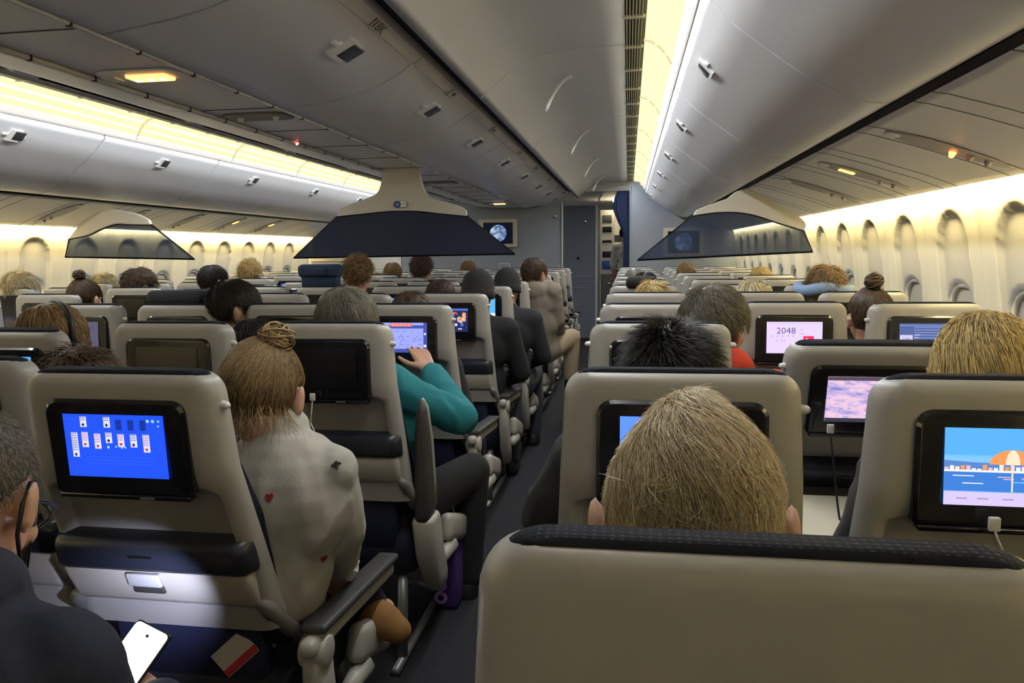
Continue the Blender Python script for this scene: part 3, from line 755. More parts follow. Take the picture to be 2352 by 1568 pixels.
def scr_solitaire():
    blue = e((.015, .07, .75), 1.15); s = Scr(blue); wh = e((.62, .62, .95), 1.05); dk = e((.02, .02, .05)); rd = e((.55, .02, .05)); db = e((.01, .035, .30)); lt = e((.25, .5, 1.), 1.2); mid = e((.05, .12, .85))
    def suit(u, v, k):
        if k == 0: s.pl([(u-.035, v+.02), (u, v-.055), (u+.035, v+.02), (u+.02, v+.05), (u, v+.03), (u-.02, v+.05)], rd, 3)     # heart
        elif k == 1: s.pl([(u-.035, v-.02), (u-.01, v-.04), (u+.01, v-.04), (u+.035, v-.02), (u, v+.055)], dk, 3); s.quad(u-.008, v-.07, u+.008, v-.03, dk, 3)   # spade
        else: s.pl([(u, v+.055), (u+.03, v), (u, v-.055), (u-.03, v)], rd, 3)    # diamond
    def stack(u, v1, n, k):
        for i in range(n):
            y = v1-.075*i; s.quad(u-.065, y-.26, u+.065, y, wh, 1+i*.02)
            s.quad(u-.065, y-.006, u+.065, y, mid, 1.5+i*.02)
            for q in range(3): s.quad(u-.05+.035*q, y-.05, u-.03+.035*q, y-.02, dk if k == 1 else rd, 1.6+i*.02)
        suit(u, v1-.075*(n-1)-.17, k)
    s.quad(-.9, .55, -.76, .86, mid, 1); s.quad(-.895, .56, -.765, .85, blue, 2)
    stack(-.59, .93, 2, 1); stack(-.12, .93, 2, 1)
    for u in (.11, .35, .59): s.quad(u-.06, .52, u+.06, .85, db, 1)
    stack(-.80, .42, 8, 1); stack(-.59, .44, 4, 0); stack(-.34, .40, 4, 2); stack(-.11, .44, 2, 1); stack(.13, .40, 3, 0); stack(.38, .40, 3, 1); stack(.63, .40, 5, 0)
    for u, v, r in ((.70, .83, .05), (.80, .83, .05), (.91, .83, .035), (.90, .68, .03), (-.13, -.02, .045), (.03, 0, .03), (.14, -.03, .03), (.21, -.02, .03)): s.disc(u, v, r, lt, 3)
    for v in (-.35, -.45, -.56): s.quad(-.6, v, .75, v+.01, mid, 1)
    return s.mesh()
def scr_coast():
    s = Scr(e((.08, .33, .85))); sea = e((.05, .20, .62)); town = e((.72, .45, .48)); bar = e((.62, .52, .80)); cr = e((.85, .70, .50)); tx = e((.30, .25, .4)); wh = e((.85, .8, .9)); lite = e((.20, .50, .92)); hill = e((.10, .22, .55)); org = e((.85, .30, .10))
    s.quad(-1, .25, 1, 1, e((.10, .40, .90)), .5); s.quad(-1, .05, 1, .3, lite, .5)
    s.pl([(-1, .0), (-1, .16), (-.6, .12), (-.2, .10), (.2, .14), (.7, .2), (1, .12), (1, .0)], hill, 1); s.quad(-1, -.62, 1, .02, sea, 1)
    random.seed(3)
    for k in range(26):
        u = -1+k*.077; h = random.uniform(.04, .16); s.quad(u, -.08, u+.06, -.08+h, (town, wh, cr, org)[k % 4], 2)
    s.quad(-1, -.13, 1, -.08, wh, 2)
    for k in range(14):
        u = random.uniform(-1, .9); v = random.uniform(-.5, -.2); s.quad(u, v, u+random.uniform(.08, .3), v+.025, (lite, wh, town)[k % 3], 2)
    s.quad(-1, -1, 1, -.64, bar, 2); s.quad(.30, -1, .31, -.64, e((.8, .2, .3)), 3)
    for u in (-.75, -.45, -.1, .5, .8): s.quad(u-.08, -.83, u+.08, -.80, tx, 3)
    for u, hgt in ((-.05, .7), (.62, .5)):            # orange beach parasols
        s.quad(u-.012, -.62, u+.012, -.62+hgt, cr, 3)
        s.pl([(u+.32*math.cos(a), -.62+hgt+.38*math.sin(a)) for a in [math.pi*k/14 for k in range(15)]], org, 4)
        s.pl([(u+.1*math.cos(a), -.62+hgt+.38*math.sin(a)) for a in [math.pi*k/14 for k in range(15)]], cr, 5)
    return s.mesh()
def scr_2048():
    s = Scr(e((.72, .58, .90))); dk = e((.10, .10, .25)); g = e((.50, .40, .68)); rd = e((.80, .03, .10)); wh = e((.95, .8, .9))
    s.quad(-1, .86, 1, .88, g, 1); s.txt('2048', .036, -.30, .42, dk, 2)
    for i, (u, v) in enumerate([(-.8+.19*k, .1) for k in range(5)]+[(-.62, -.2), (-.45, -.2), (-.35, -.2), (.25, .5), (.25, .25), (.33, .25), (-.2, -.6)]): s.quad(u-.03, v-.05, u+.03, v+.05, g, 1)
    s.quad(.32, -.55, .70, .10, rd, 1); s.pl([(.42, -.42), (.42, -.02), (.64, -.22)], wh, 2)
    return s.mesh()
def scr_text():
    s = Scr(e((.10, .14, .34), .9)); a = e((.25, .32, .62)); wh = e((.55, .55, .75))
    for k in range(10): s.quad(-.5, .75-.16*k, .9, .79-.16*k, a, 1)
    s.quad(-1, .86, 1, .9, a, 1); s.quad(-.98, -.3, -.55, .30, wh, 1); s.txt('2048', .013, -.77, .05, e((.15, .15, .3)), 2)
    for k in range(3): s.quad(-.5, .28-.16*k, -.3-.05*k, .33-.16*k, wh, 2)
    return s.mesh()
def scr_food():
    s = Scr(e((.02, .025, .10))); bl = e((.10, .2, .7)); o = [e((.75, .22, .05)), e((.85, .45, .2)), e((.3, .06, .03)), e((.6, .4, .3))]; wh = e((.6, .6, .9))
    s.quad(-1, .8, 1, .92, bl, 1); random.seed(5)
    for k in range(40): s.disc(random.uniform(-.9, .9), random.uniform(-.15, .6), random.uniform(.06, .16), o[k % 4], 1+k*.05)
    for k in range(6): s.disc(-.8+.3*k, -.4, .12, (wh, bl)[k % 2], 1)
    for k in range(4): s.quad(-.7+.4*k, -.8, -.5+.4*k, -.7, wh, 1)
    return s.mesh()
def scr_puzzle():
    s = Scr(e((.30, .34, .80))); li = e((.40, .44, .88)); gr = e((.18, .20, .6)); rd = e((.80, .16, .14)); wh = e((.9, .9, 1)); dk = e((.06, .08, .35))
    random.seed(9)
    for i in range(22):
        for j in range(10):
            if random.random() < .55: s.quad(-.82+.074*i, -.62+.11*j, -.775+.074*i, -.55+.11*j, li if random.random() < .6 else gr, 1)
    s.quad(-1, .62, 1, .82, dk, 1); s.quad(-.5, .74, .4, .95, rd, 2); s.txt('B L O K', .010, -.05, .845, wh, 3) if False else None
    for k in range(7): s.quad(-.42+.11*k, .80, -.36+.11*k, .88, e((1., .5, .4)), 3)
    s.quad(.86, -1, 1, 1, dk, 1); s.disc(.93, .25, .07, wh, 2); s.disc(.93, -.55, .09, wh, 2); s.quad(-1, -1, .86, -.75, dk, 1)
    return s.mesh()
def scr_video():
    s = Scr(e((.08, .38, .80))); co = e((.85, .22, .14)); pk = e((.9, .5, .5)); wh = e((.7, .75, .95)); dk = e((.3, .1, .08))
    s.quad(-1, -1, 1, -.45, wh, 1); s.quad(-1, -.45, 1, -.1, e((.12, .45, .75)), 1)
    s.pl([(-.75, -.7), (-.2, -.6), (-.1, -.1), (-.4, .2), (-.7, .1)], co, 2); s.pl([(-.6, .2), (-.35, .2), (-.42, .75), (-.6, .7)], co, 2); s.disc(.45, .1, .32, pk, 3); s.pl([(.2, .2), (.45, .5), (.72, .2), (.6, .35), (.4, .35)], dk, 4); s.quad(.2, -.75, .7, -.3, co, 2)
    return s.mesh()
def scr_menu():
    s = Scr(e((.03, .06, .40))); wh = e((.45, .5, 1.), 1.2)
    s.quad(-.9, .70, .9, .78, wh, 1); s.quad(-.9, .3, .9, .6, e((.05, .12, .6)), 1)
    for k in range(3): s.pl([(-.7+.7*k, .95), (-.6+.7*k, .95), (-.65+.7*k, .85)], wh, 2)
    for k in range(4): s.quad(-.85+.45*k, -.6, -.5+.45*k, .1, e((.1, .2, .7)), 1)
    return s.mesh()
def scr_plain(c, c2, st=1.):
    s = Scr(e(c, st)); s.quad(-1, -.1, 1, .25, e(c2, st), 1); s.quad(-.3, -.8, .4, -.1, e(c2, st), 2); return s.mesh()
def scr_map():
    s = Scr(e((.10, .42, .85))); wh = e((.8, .9, .95)); rd = e((.75, .08, .15)); g = e((.35, .65, .75))
    s.pl([(-.4, -1), (.2, -1), (.6, 0), (.3, .6), (-.1, .3)], g, 1); s.quad(-1, -.9, 1, -.5, wh, 2); s.quad(-.5, -.15, .1, .05, rd, 3); return s.mesh()
def scr_portrait():
    s = Scr(e((.10, .09, .14))); s.quad(-1, -1, -.1, 1, e((.30, .27, .36)), 1); s.disc(.1, .4, .28, e((.55, .42, .45)), 2); s.disc(.1, .55, .25, e((.03, .02, .03)), 3); s.pl([(-.3, -1), (.6, -1), (.4, 0), (-.1, 0)], e((.6, .5, .55)), 2); return s.mesh()
CLOUDS = em_noise('sunset clouds', ((.18, .18, .42), (.42, .34, .62), (.75, .50, .60), (.30, .28, .55)), .95, 26, (1, 1, 3.2))
def scr_cloud():
    s = Scr(CLOUDS); s.quad(-1, -1, 1, -.82, e((.04, .04, .06)), 2); s.quad(-1, .84, 1, 1, e((.08, .07, .09)), 2); return s.mesh()
OFFM = mat('screen off', (.004, .004, .005), .25)
def scr_off(): s = Scr(OFFM); return s.mesh()
SCREENS = dict(solitaire=scr_solitaire(), coast=scr_coast(), g2048=scr_2048(), text=scr_text(), food=scr_food(), puzzle=scr_puzzle(), video=scr_video(), menu=scr_menu(),
               map=scr_map(), portrait=scr_portrait(), cloud=scr_cloud(), off=scr_off(), glow=scr_plain((.10, .25, .8), (.5, .62, 1.), 1.1), bluef=scr_plain((.03, .08, .40), (.1, .25, .8), 1.), white=scr_plain((.45, .6, .9), (.7, .75, .7), 1.))

# ------------------------------------------------------------------ seats in rows
def rowY(k): return .50+.787*k
RX = [.09, .57, 1.05]; CX = [-.90, -1.405, -1.885, -2.365]; LX = [mir(x) for x in RX]
OVER = {('R', 1, 0): 1.253, ('R', 1, 1): 1.225, ('C', 1, 0): 1.288, ('R', 0, 0): .487, ('C', 2, 0): 2.095, ('C', 2, 1): 2.081, ('C', 2, 2): 2.09, ('R', 2, 0): 2.121, ('R', 2, 1): 2.07, ('R', 3, 0): 2.885, ('R', 3, 1): 2.96, ('R', 3, 2): 2.908, ('R', 2, 2): 2.08}
REC = {('C', 1, 0): 7, ('C', 2, 2): 11, ('R', 2, 1): 16, ('R', 2, 2): 11}
SCRN = {('C', 1, 0): 'solitaire', ('C', 1, 1): 'video', ('C', 2, 0): 'off', ('C', 2, 1): 'off', ('C', 2, 2): 'video', ('C', 3, 0): 'puzzle', ('C', 3, 1): 'bluef', ('C', 3, 2): 'menu', ('C', 3, 3): 'portrait', ('C', 4, 0): 'food', ('C', 4, 1): 'bluef', ('C', 4, 2): 'video', ('C', 4, 3): 'video',
        ('C', 5, 0): 'map', ('C', 6, 0): 'white', ('R', 0, 0): 'off', ('R', 1, 0): 'glow', ('R', 1, 1): 'coast', ('R', 2, 0): 'bluef', ('R', 2, 1): 'cloud', ('R', 2, 2): 'off', ('R', 3, 0): 'menu', ('R', 3, 1): 'g2048', ('R', 3, 2): 'text', ('R', 4, 2): 'off'}
BLK = {'R': 'block by the near windows', 'C': 'middle block', 'L': 'block by the far windows'}
COLN = {'R': ['aisle', 'middle', 'window'], 'L': ['aisle', 'middle', 'window'], 'C': ['near aisle', 'near inner', 'far inner', 'far aisle']}
SPEC = {('R', 0, 0): 'plain cream seat back nearest to the camera, dotted navy fabric along its top', ('C', 1, 0): 'cream seat back with blue solitaire game on its screen',
        ('C', 2, 0): 'cream seat back with dark screen and white cable, beside raised armrest', ('C', 2, 1): 'cream seat back with dark screen, left of the bun-haired woman',
        ('R', 1, 0): 'cream seat back whose screen is hidden behind the blond man\'s head', ('R', 1, 1): 'cream seat back showing a sunny coast with parasols on its screen',
        ('R', 2, 1): 'reclined cream seat back showing pink sunset clouds, its tray table down', ('R', 3, 1): 'cream seat back showing the number 2048 on its screen',
        ('R', 3, 2): 'cream seat back by the window showing blue text lines on its screen', ('C', 3, 0): 'cream seat back with the puzzle screen the teal sleeve reaches for',
        ('C', 4, 0): 'cream seat back showing an orange food picture on its screen', ('C', 3, 3): 'cream seat back showing a portrait on its screen, beyond the headphones wearer',
        ('C', 2, 2): 'cream seat back at the photo\'s left edge, in front of the headphones wearer', ('R', 2, 0): 'cream seat back in front of the grey-haired man, behind the spiky dark-haired one',
        ('C', 1, 1): 'cream seat back cut off by the photo\'s left edge, beside the solitaire seat'}
SEATS = {}
def seat(bl, row, ci, x, Y):
    key = (bl, row, ci)
    lb = 'cream-backed %s seat of the unseen row behind the camera, %s' % (COLN[bl][ci], BLK[bl]) if row < 0 else SPEC.get(key, 'cream-backed %s seat in the %s row from the camera, %s' % (COLN[bl][ci], NOR[row], BLK[bl]))
    t = empty('airplane_seat', (x, Y, 0), lb, 'airplane seat', 'airplane seats'); SEATS[key] = t
    tray_down = key == ('R', 2, 1)
    hide = False; th = R(REC.get(key, 0)); pv = Vector((0, .03, .46)); off = pv-Matrix.Rotation(th, 3, 'X')@pv; back = []
    for n, me in SM.items():
        if tray_down and n in ('tray_table', 'tray_latch'): continue
        if row == 0 and bl == 'R' and n == 'monitor': continue
        if n == 'tray_latch': link(n, me, tt)
        else:
            o = link(n, me, t)
            if n != 'seat_cushion': back.append(o)
            if n == 'tray_table': tt = o
            if n == 'monitor': mo = o
    sc = SCRN.get(key)
    if sc is None: sc = random.choice(['off', 'off', 'bluef', 'video', 'menu', 'glow'] if bl != 'R' else ['off', 'off', 'off', 'bluef'])
    if not (row == 0 and bl == 'R'): link('screen', SCREENS[sc], mo)
    back.append(link('coat_hook', HOOK[1], t))
    if bl == 'R' and row > 1: back.append(link('coat_hook', HOOK[-1], t))
    if not tray_down: back += [link('tray_arm', TARM[s], t) for s in (-1, 1)]
    if th:
        for o in back: o.rotation_euler.x = th; o.location = off
    for s in (-1, 1): link('leg', LEG[s], t)
    ais = {'R': -1 if ci == 0 else 0, 'C': 1 if ci == 0 else (-1 if ci == 3 else 0), 'L': 1 if ci == 0 else 0}[bl]
    sides = {-1} if bl != 'R' else ({-1} if ci == 0 else {-1})
    if ais: sides.add(ais)
    for s in sides:
        if s == ais and key in (('C', 2, 0),):
            a = link('armrest', ARMT[s], t); link('arm_pad', ARMU[s], a)
        else:
            a = link('armrest', ARMB[s], t); link('arm_pad', ARMP[s], a)
            if s == ais and key == ('C', 1, 0): a.location = (.026, -.01, -.030)
    if ais: link('seat_end_cover', ENDC[ais], t)
    if tray_down:
        mb = MB(); rings = [rring(.195, -.46, -.10, z, .03, 4) for z in (.690, .694, .708, .712)]; rings[0] = rring(.188, -.453, -.107, .690, .03, 4); rings[3] = rring(.188, -.453, -.107, .712, .03, 4)
        mb.loft(rings); mb.build('tray_table', mat('tray top', (.66, .62, .48), .4), t)
        for s in (-1, 1): mb = MB(); mb.tube([(s*.2, .10, .60), (s*.2, -.1, .685), (s*.19, -.2, .695)], .012, 8); mb.build('tray_arm', GREY, t)
random.seed(11)
def inview(x, Y):
    for dx in (-.2, 0, .22):
        for z in (1.15, .8):
            p = proj((x+dx, Y, z))
            if p and -20 < p[0] < W_+20 and -20 < p[1] < H_+200: return True
    return False
for row in range(-1, 12):
    for bl, xs in (('R', RX), ('C', CX), ('L', LX)):
        for ci, x in enumerate(xs):
            if bl == 'C' and row == 0: continue
            if row == -1: seat(bl, row, ci, x, rowY(row)); continue  # unseen row added behind the camera to shade the front row
            if bl == 'L' and row > 11: continue
            Y = OVER.get((bl, row, ci), rowY(row)+(0 if bl == 'R' else random.uniform(-.02, .05)))
            if (bl, row, ci) == ('C', 1, 0): x -= .035
            if bl == 'R' and ci: x += (0, (.02 if row < 3 else .06), (.02 if row < 3 else .04))[ci]
            if inview(x, Y): seat(bl, row, ci, x, Y)

# ------------------------------------------------------------------ people
SKIN = [mat('skin %d' % i, c, .5, var=.06, vscale=25) for i, c in enumerate(((.50, .28, .19), (.42, .22, .14), (.55, .33, .24), (.22, .12, .08)))]
def hairm(name, c): return [mat(name+' a', c, .45, spec=.35), mat(name+' b', tuple(min(1, v*1.55) for v in c), .4, spec=.4), mat(name+' c', tuple(v*.55 for v in c), .5, spec=.3)]
HC = dict(blond=hairm('blond hair', (.78, .61, .40)), dark=hairm('dark hair', (.018, .014, .010)), brown=hairm('brown hair', (.075, .045, .026)), grey=hairm('grey hair', (.20, .18, .14)), saltpepper=hairm('salt pepper hair', (.13, .115, .085)),
          dirtyblond=hairm('dirty blond hair', (.24, .165, .08)), goldblond=hairm('gold blond hair', (.50, .36, .14)), paleblond=hairm('pale blond hair', (.50, .42, .25)), sandy=hairm('sandy hair', (.24, .15, .065)), greyshort=hairm('grey short hair', (.12, .105, .09)), black=hairm('black hair', (.01, .01, .01)))
EYEW = mat('eye white', (.7, .68, .64), .2); EYED = mat('iris', (.05, .03, .02), .1)
def fuse(mb, vox, it=6, name='body', M=None, fold=0.):
    me = mb.mesh(name, [M or SKIN[0]]); o = bpy.data.objects.new('tmp', me); COL.objects.link(o)
    r = o.modifiers.new('r', 'REMESH'); r.mode = 'VOXEL'; r.voxel_size = vox; r.use_smooth_shade = True
    s = o.modifiers.new('s', 'SMOOTH'); s.iterations = it; s.factor = .5
    dg = bpy.context.evaluated_depsgraph_get(); out = bpy.data.meshes.new_from_object(o.evaluated_get(dg)); out.name = name
    bpy.data.objects.remove(o); bpy.data.meshes.remove(me)
    if fold:
        co = [(v, v.co.copy(), v.normal.copy()) for v in out.vertices]
        for v, c, n_ in co:
            q = Vector((c.x*9, c.y*9, c.z*5)); k = noise.noise(q+Vector((noise.noise(q*.6)*1.5, 0, noise.noise(q*.7+Vector((5, 1, 2)))*1.5)))
            k2 = noise.noise(Vector((c.x*24, c.y*24, c.z*14)))
            v.co = c+n_*fold*((1-abs(k)*3.0)*.6+k2*.5)
    out.materials.clear(); out.materials.append(M or SKIN[0])
    out.polygons.foreach_set('material_index', [0]*len(out.polygons)); out.polygons.foreach_set('use_smooth', [True]*len(out.polygons))
    return out
BASE = dict(pelvis=(0, .30, .50), waist=(0, .275, .66), chest=(0, .26, .85), neck=(0, .27, 1.0), head=(0, .29, 1.145),
            shL=(-.165, .265, .94), elL=(-.225, .31, .70), wrL=(-.12, .50, .63), shR=(.165, .265, .94), elR=(.225, .31, .70), wrR=(.12, .50, .63),
            hipL=(-.085, .32, .52), knL=(-.11, .68, .53), anL=(-.11, .66, .10), hipR=(.085, .32, .52), knR=(.11, .68, .53), anR=(.11, .66, .10))
EAR = [0.]
def head_vol(mb, H, M3, s=1.):
    ear = EAR[0]
    def T(p): return Vector(H)+M3@(Vector(p)*s)
    def el(c, d, n=20):
        b = bmesh.new(); bmesh.ops.create_uvsphere(b, u_segments=n, v_segments=n*2//3, radius=1)
        mm = M3.to_4x4(); mm.translation = T(c); mb.bm(b, 0, mm @ Matrix.Diagonal((d[0]*s, d[1]*s, d[2]*s, 1)))
    el((0, -.012, .028), (.074, .096, .088)); el((0, .030, -.030), (.064, .064, .080)); el((0, .042, -.080), (.044, .048, .036)); el((0, -.03, -.035), (.06, .06, .06))
    el((0, .085, .018), (.05, .016, .012)); el((0, .086, -.072), (.022, .012, .007)); el((0, .086, -.083), (.020, .011, .007)); el((0, .080, -.105), (.018, .014, .012))
    mb.cap(T((0, .092, .010)), T((0, .112, -.032)), .007*s, .012*s, 10); el((0.011, .098, -.040), (.009, .010, .007), 10); el((-.011, .098, -.040), (.009, .010, .007), 10)
    for q in (-1, 1):
        el((q*.080, -.006, -.012), (.012, .020, .032), 12); el((q*(.088+ear), -.014, .0), (.008, .014, .026), 10); el((q*(.086+ear), -.012, -.024), (.007, .012, .016), 10); el((q*.047, .07, -.03), (.018, .018, .02), 12)
def hand_vol(mb, w, d, up, s=1., curl=.5, side=1):
    """hand starting at wrist w, pointing along d, palm side opposite to up"""
    w, d, up = Vector(w), Vector(d).normalized(), Vector(up).normalized(); lat = d.cross(up).normalized()*side; up = lat.cross(d).normalized()*side
    for q in (-.028, -.010, .010, .028): mb.cap(w+lat*q*.6*s+d*.008, w+d*.085*s+lat*q*s, .015*s, .0115*s, 10)
    for i, (q, L) in enumerate(((-.030, .066), (-.010, .078), (.011, .074), (.031, .056))):
        p = w+d*.085*s+lat*q*s; dd = d.copy(); ang = 0
        for k, l in enumerate((.46, .30, .24)):
            ang += curl*(.35, .9, .7)[k]*(.85+.1*i); v = d*math.cos(ang)-up*math.sin(ang)+lat*q*1.2
            v.normalize(); n = p+v*L*l*s; mb.cap(p, n, (.0095-.001*k)*s, (.0085-.001*k)*s, 8); p = n
    p = w+d*.025*s-lat*.026*s
    for k, (l, a) in enumerate(((.042, .9), (.032, .55), (.024, .35))):
        v = (d*math.cos(a)-lat*math.sin(a)-up*curl*.5).normalized(); n = p+v*l*s; mb.cap(p, n, (.0125-.0015*k)*s, (.011-.0015*k)*s, 8); p = n
def body_vol(mb, J, hy, hp, hr=0, hs=1., hands=True, curl=.6, handdir={}, handcurl={}, wide=1.):
    V = {k: Vector(v) for k, v in J.items()}
    M3 = Euler((-hp, hr, -hy), 'XYZ').to_matrix()
    head_vol(mb, V['head'], M3, hs)
    mb.cap(V['neck'], V['head']+M3@Vector((0, -.025, -.05)), .058, .054)
    torso(mb, V, 0, wide)
    for s in 'LR':
        mb.cap(V['sh'+s], V['el'+s], .048, .040); mb.cap(V['el'+s], V['wr'+s], .040, .027)
        d = handdir.get(s, (V['wr'+s]-V['el'+s])); hand_vol(mb, V['wr'+s], d, (0, 0, 1) if abs(Vector(d).normalized().z) < .8 else (0, -1, 0), 1., handcurl.get(s, curl), 1 if s == 'R' else -1)
        mb.cap(V['hip'+s], V['kn'+s], .080, .058); mb.cap(V['kn'+s], V['an'+s], .056, .038); mb.cap(V['an'+s]+Vector((0, -.02, -.05)), V['an'+s]+Vector((0, .15, -.065)), .038, .030)
    return M3
def torso(mb, V, g, wide=1.):
    mb.ell(V['pelvis'], (.155*wide+g, .115+g, .11+g), 0, 20); mb.ell(V['waist'], (.140*wide+g, .105+g, .14+g), 0, 20); mb.ell(V['chest'], (.165*wide+g, .11+g, .15+g), 0, 20)
    mb.cap(V['pelvis'], V['waist'], .12+g, .11+g, 18); mb.cap(V['waist'], V['chest'], .11+g, .11+g, 18); mb.cap(V['chest'], V['neck']-Vector((0, 0, .05)), .10+g, .065+g, 16)
    mb.cap(V['chest']+Vector((0, 0, .06)), V['shL'], .085+g, .056+g); mb.cap(V['chest']+Vector((0, 0, .06)), V['shR'], .085+g, .056+g)
    mb.cap(V['neck']-Vector((0, 0, .03)), V['shL']+Vector((0, 0, .015)), .045+g, .045+g); mb.cap(V['neck']-Vector((0, 0, .03)), V['shR']+Vector((0, 0, .015)), .045+g, .045+g)
def shirt_vol(mb, J, g=.012, sleeves=1., wide=1., hood=False):
    V = {k: Vector(v) for k, v in J.items()}
    torso(mb, V, g, wide); mb.cap(V['neck']-Vector((0, 0, .03)), V['neck']+Vector((0, 0, .012)), .066+g*.5, .062+g*.5)
    for s in 'LR':
        mb.cap(V['sh'+s], V['el'+s], .052+g, .045+g); e_ = V['el'+s]+(V['wr'+s]-V['el'+s])*(.93*sleeves); mb.cap(V['el'+s], e_, .045+g, .034+g*.9)
    if hood:
        mb.ell(V['neck']+Vector((0, -.06, .03)), (.115, .055, .075), 0, 16); mb.ell(V['neck']+Vector((0, .0, .035)), (.098, .095, .045), 0, 16)
def trouser_vol(mb, J, g=.010):
    V = {k: Vector(v) for k, v in J.items()}
    mb.ell(V['pelvis']+Vector((0, .01, -.01)), (.158+g, .118+g, .105+g), 0, 18)
    for s in 'LR': mb.cap(V['hip'+s], V['kn'+s], .084+g, .063+g); mb.cap(V['kn'+s], V['an'+s]+Vector((0, 0, .02)), .060+g, .048+g)
# ---- hair
def hair_mesh(style, n=2500, rad=.0012, seed=1, sx=1., sy=1., sz=1., L=.05, lift=.25, crown=(0, -.05), frizz=.25, bun=None, fall=0., front=.035, taper=0., low=0., bs=1., clump=0., clump_s=22., wisps=0):
    g = np.random.default_rng(seed); rx, ry, rz = .0785*sx, .101*sy, .094*sz; C = np.array((0, -.014, .030))
    def mask(p):    # p relative to the head centre, positive where hair grows
        x, y, z = p
        m_ = np.minimum((front+.02-y)+(z-.03)*1.1, z+.080+low-.9*max(0, y+.02)-.35*abs(x))
        ear = math.hypot((y-.0)/.03, (z+.015)/.045)
        if abs(x) > .05 and ear < 1.1: m_ = min(m_, (ear-1.1)*.03)
        return m_
    mb = MB(); nu, nv = 56, 36; v = []
    for i in range(nv+1):
        th = math.pi*i/nv
        for j in range(nu):
            ph = 2*math.pi*j/nu; u = np.array((math.sin(th)*math.cos(ph), math.sin(th)*math.sin(ph), math.cos(th)))
            p = C+u*(rx, ry, rz); k = min(1, max(0, mask(p)/.014)); nz = noise.noise(Vector(u*7+seed))*.02+noise.noise(Vector(u*22+seed))*.012
            q_ = C+u*(rx, ry, rz)*(.90+(.125+nz)*k); q_[0] *= 1-taper*min(1, max(0, .55*q_[1]+.8*(q_[2]-.03)+.03)/.12)**1.2; v.append(tuple(q_))
    f = [[i*nu+j, i*nu+(j+1) % nu, (i+1)*nu+(j+1) % nu, (i+1)*nu+j] for i in range(nv) for j in range(nu)]
    mb.add(v, f, 2 if n > 800 else 0)
    segs = 5; cr = np.array((crown[0], crown[1], .11)); verts = []; faces = []; mi = []
    cnt = 0; tries = 0
    while cnt < n and tries < n*6:
        tries += 1
        u = g.normal(size=3); u /= np.linalg.norm(u); p = C+u*(rx, ry, rz)*1.0
        if mask(p) < .002: continue
        cnt += 1; nrm = u/np.array((rx, ry, rz)); nrm /= np.linalg.norm(nrm)
        if bun is not None: t = np.array(bun)-p
        else:
            t = p-cr; t = t+np.array((-(p-cr)[1], (p-cr)[0], 0))*.45     # whorl around the crown
            if style != 'spiky': t[2] -= .03
        t -= nrm*(t@nrm); t /= (np.linalg.norm(t)+1e-6)
        if clump: q3 = Vector(p*clump_s); t = t+np.array(noise.noise_vector(q3))*clump+np.array(noise.noise_vector(q3*2.7))*clump*.5
        t += g.normal(size=3)*frizz; t -= nrm*(t@nrm)*.9; t /= np.linalg.norm(t)
        l = L*g.uniform(.55, 1.15); pts = [p]; q = p.copy(); d = t*math.cos(lift)+nrm*math.sin(lift)
        if bun is not None: l = min(np.linalg.norm(np.array(bun)-p), l)
        for s_ in range(segs):
            q = q+d*l/segs; rel = (q-C)/np.array((rx, ry, rz)); rr = np.linalg.norm(rel)
            lo = 1.02+.03*g.random()
            if bun is not None:
                hi = 1.07
                if rr > hi: q = C+rel/rr*hi*np.array((rx, ry, rz))
                d = np.array(bun)-q; d /= np.linalg.norm(d)+1e-6
            if rr < lo and q[2] > -.08: q = C+rel/rr*lo*np.array((rx, ry, rz)); rel = (q-C)/np.array((rx, ry, rz))
            if bun is None:
                nn = rel/np.array((rx, ry, rz)); nn /= np.linalg.norm(nn)
                d = d-nn*max(0, d@nn)*(.35 if style != 'spiky' else .05)+np.array((0, 0, -1))*(fall+.05)+g.normal(size=3)*frizz*.25; d /= np.linalg.norm(d)
                if q[2] < -.02 and fall > .3: d = d*.3+np.array((0, -.12, -1.)); d /= np.linalg.norm(d)
            if style == 'long':
                r9 = np.linalg.norm((q-C)/np.array((rx, ry, rz)))
                if q[2] > .0 and r9 > 1.07: q = C+(q-C)*(1.03+.05*g.random())/r9
                hh = math.hypot((q[0]-C[0])/rx, (q[1]-C[1])/ry); mxh = 1.08+.10*g.random()
                if hh > mxh: q[0] = C[0]+(q[0]-C[0])*mxh/hh; q[1] = C[1]+(q[1]-C[1])*mxh/hh
            pts.append(q.copy())
        o = len(verts); P = np.array(pts); P[:, 0] *= 1-taper*np.clip((.55*P[:, 1]+.8*(P[:, 2]-.03)+.03)/.12, 0, 1)**1.2; a = np.cross(P[1]-P[0], nrm); a /= (np.linalg.norm(a)+1e-9); b = nrm
        for s_, pp in enumerate(P):
            r_ = rad*(1-.8*s_/segs)
            for k in range(3):
                an = 2*math.pi*k/3; verts.append(pp+(a*math.cos(an)+b*math.sin(an))*r_)
        M_ = int(g.choice([0, 0, 1, 2]))
        for s_ in range(segs):
            for k in range(3): faces.append([o+s_*3+k, o+s_*3+(k+1) % 3, o+s_*3+3+(k+1) % 3, o+s_*3+3+k]); mi.append(M_)
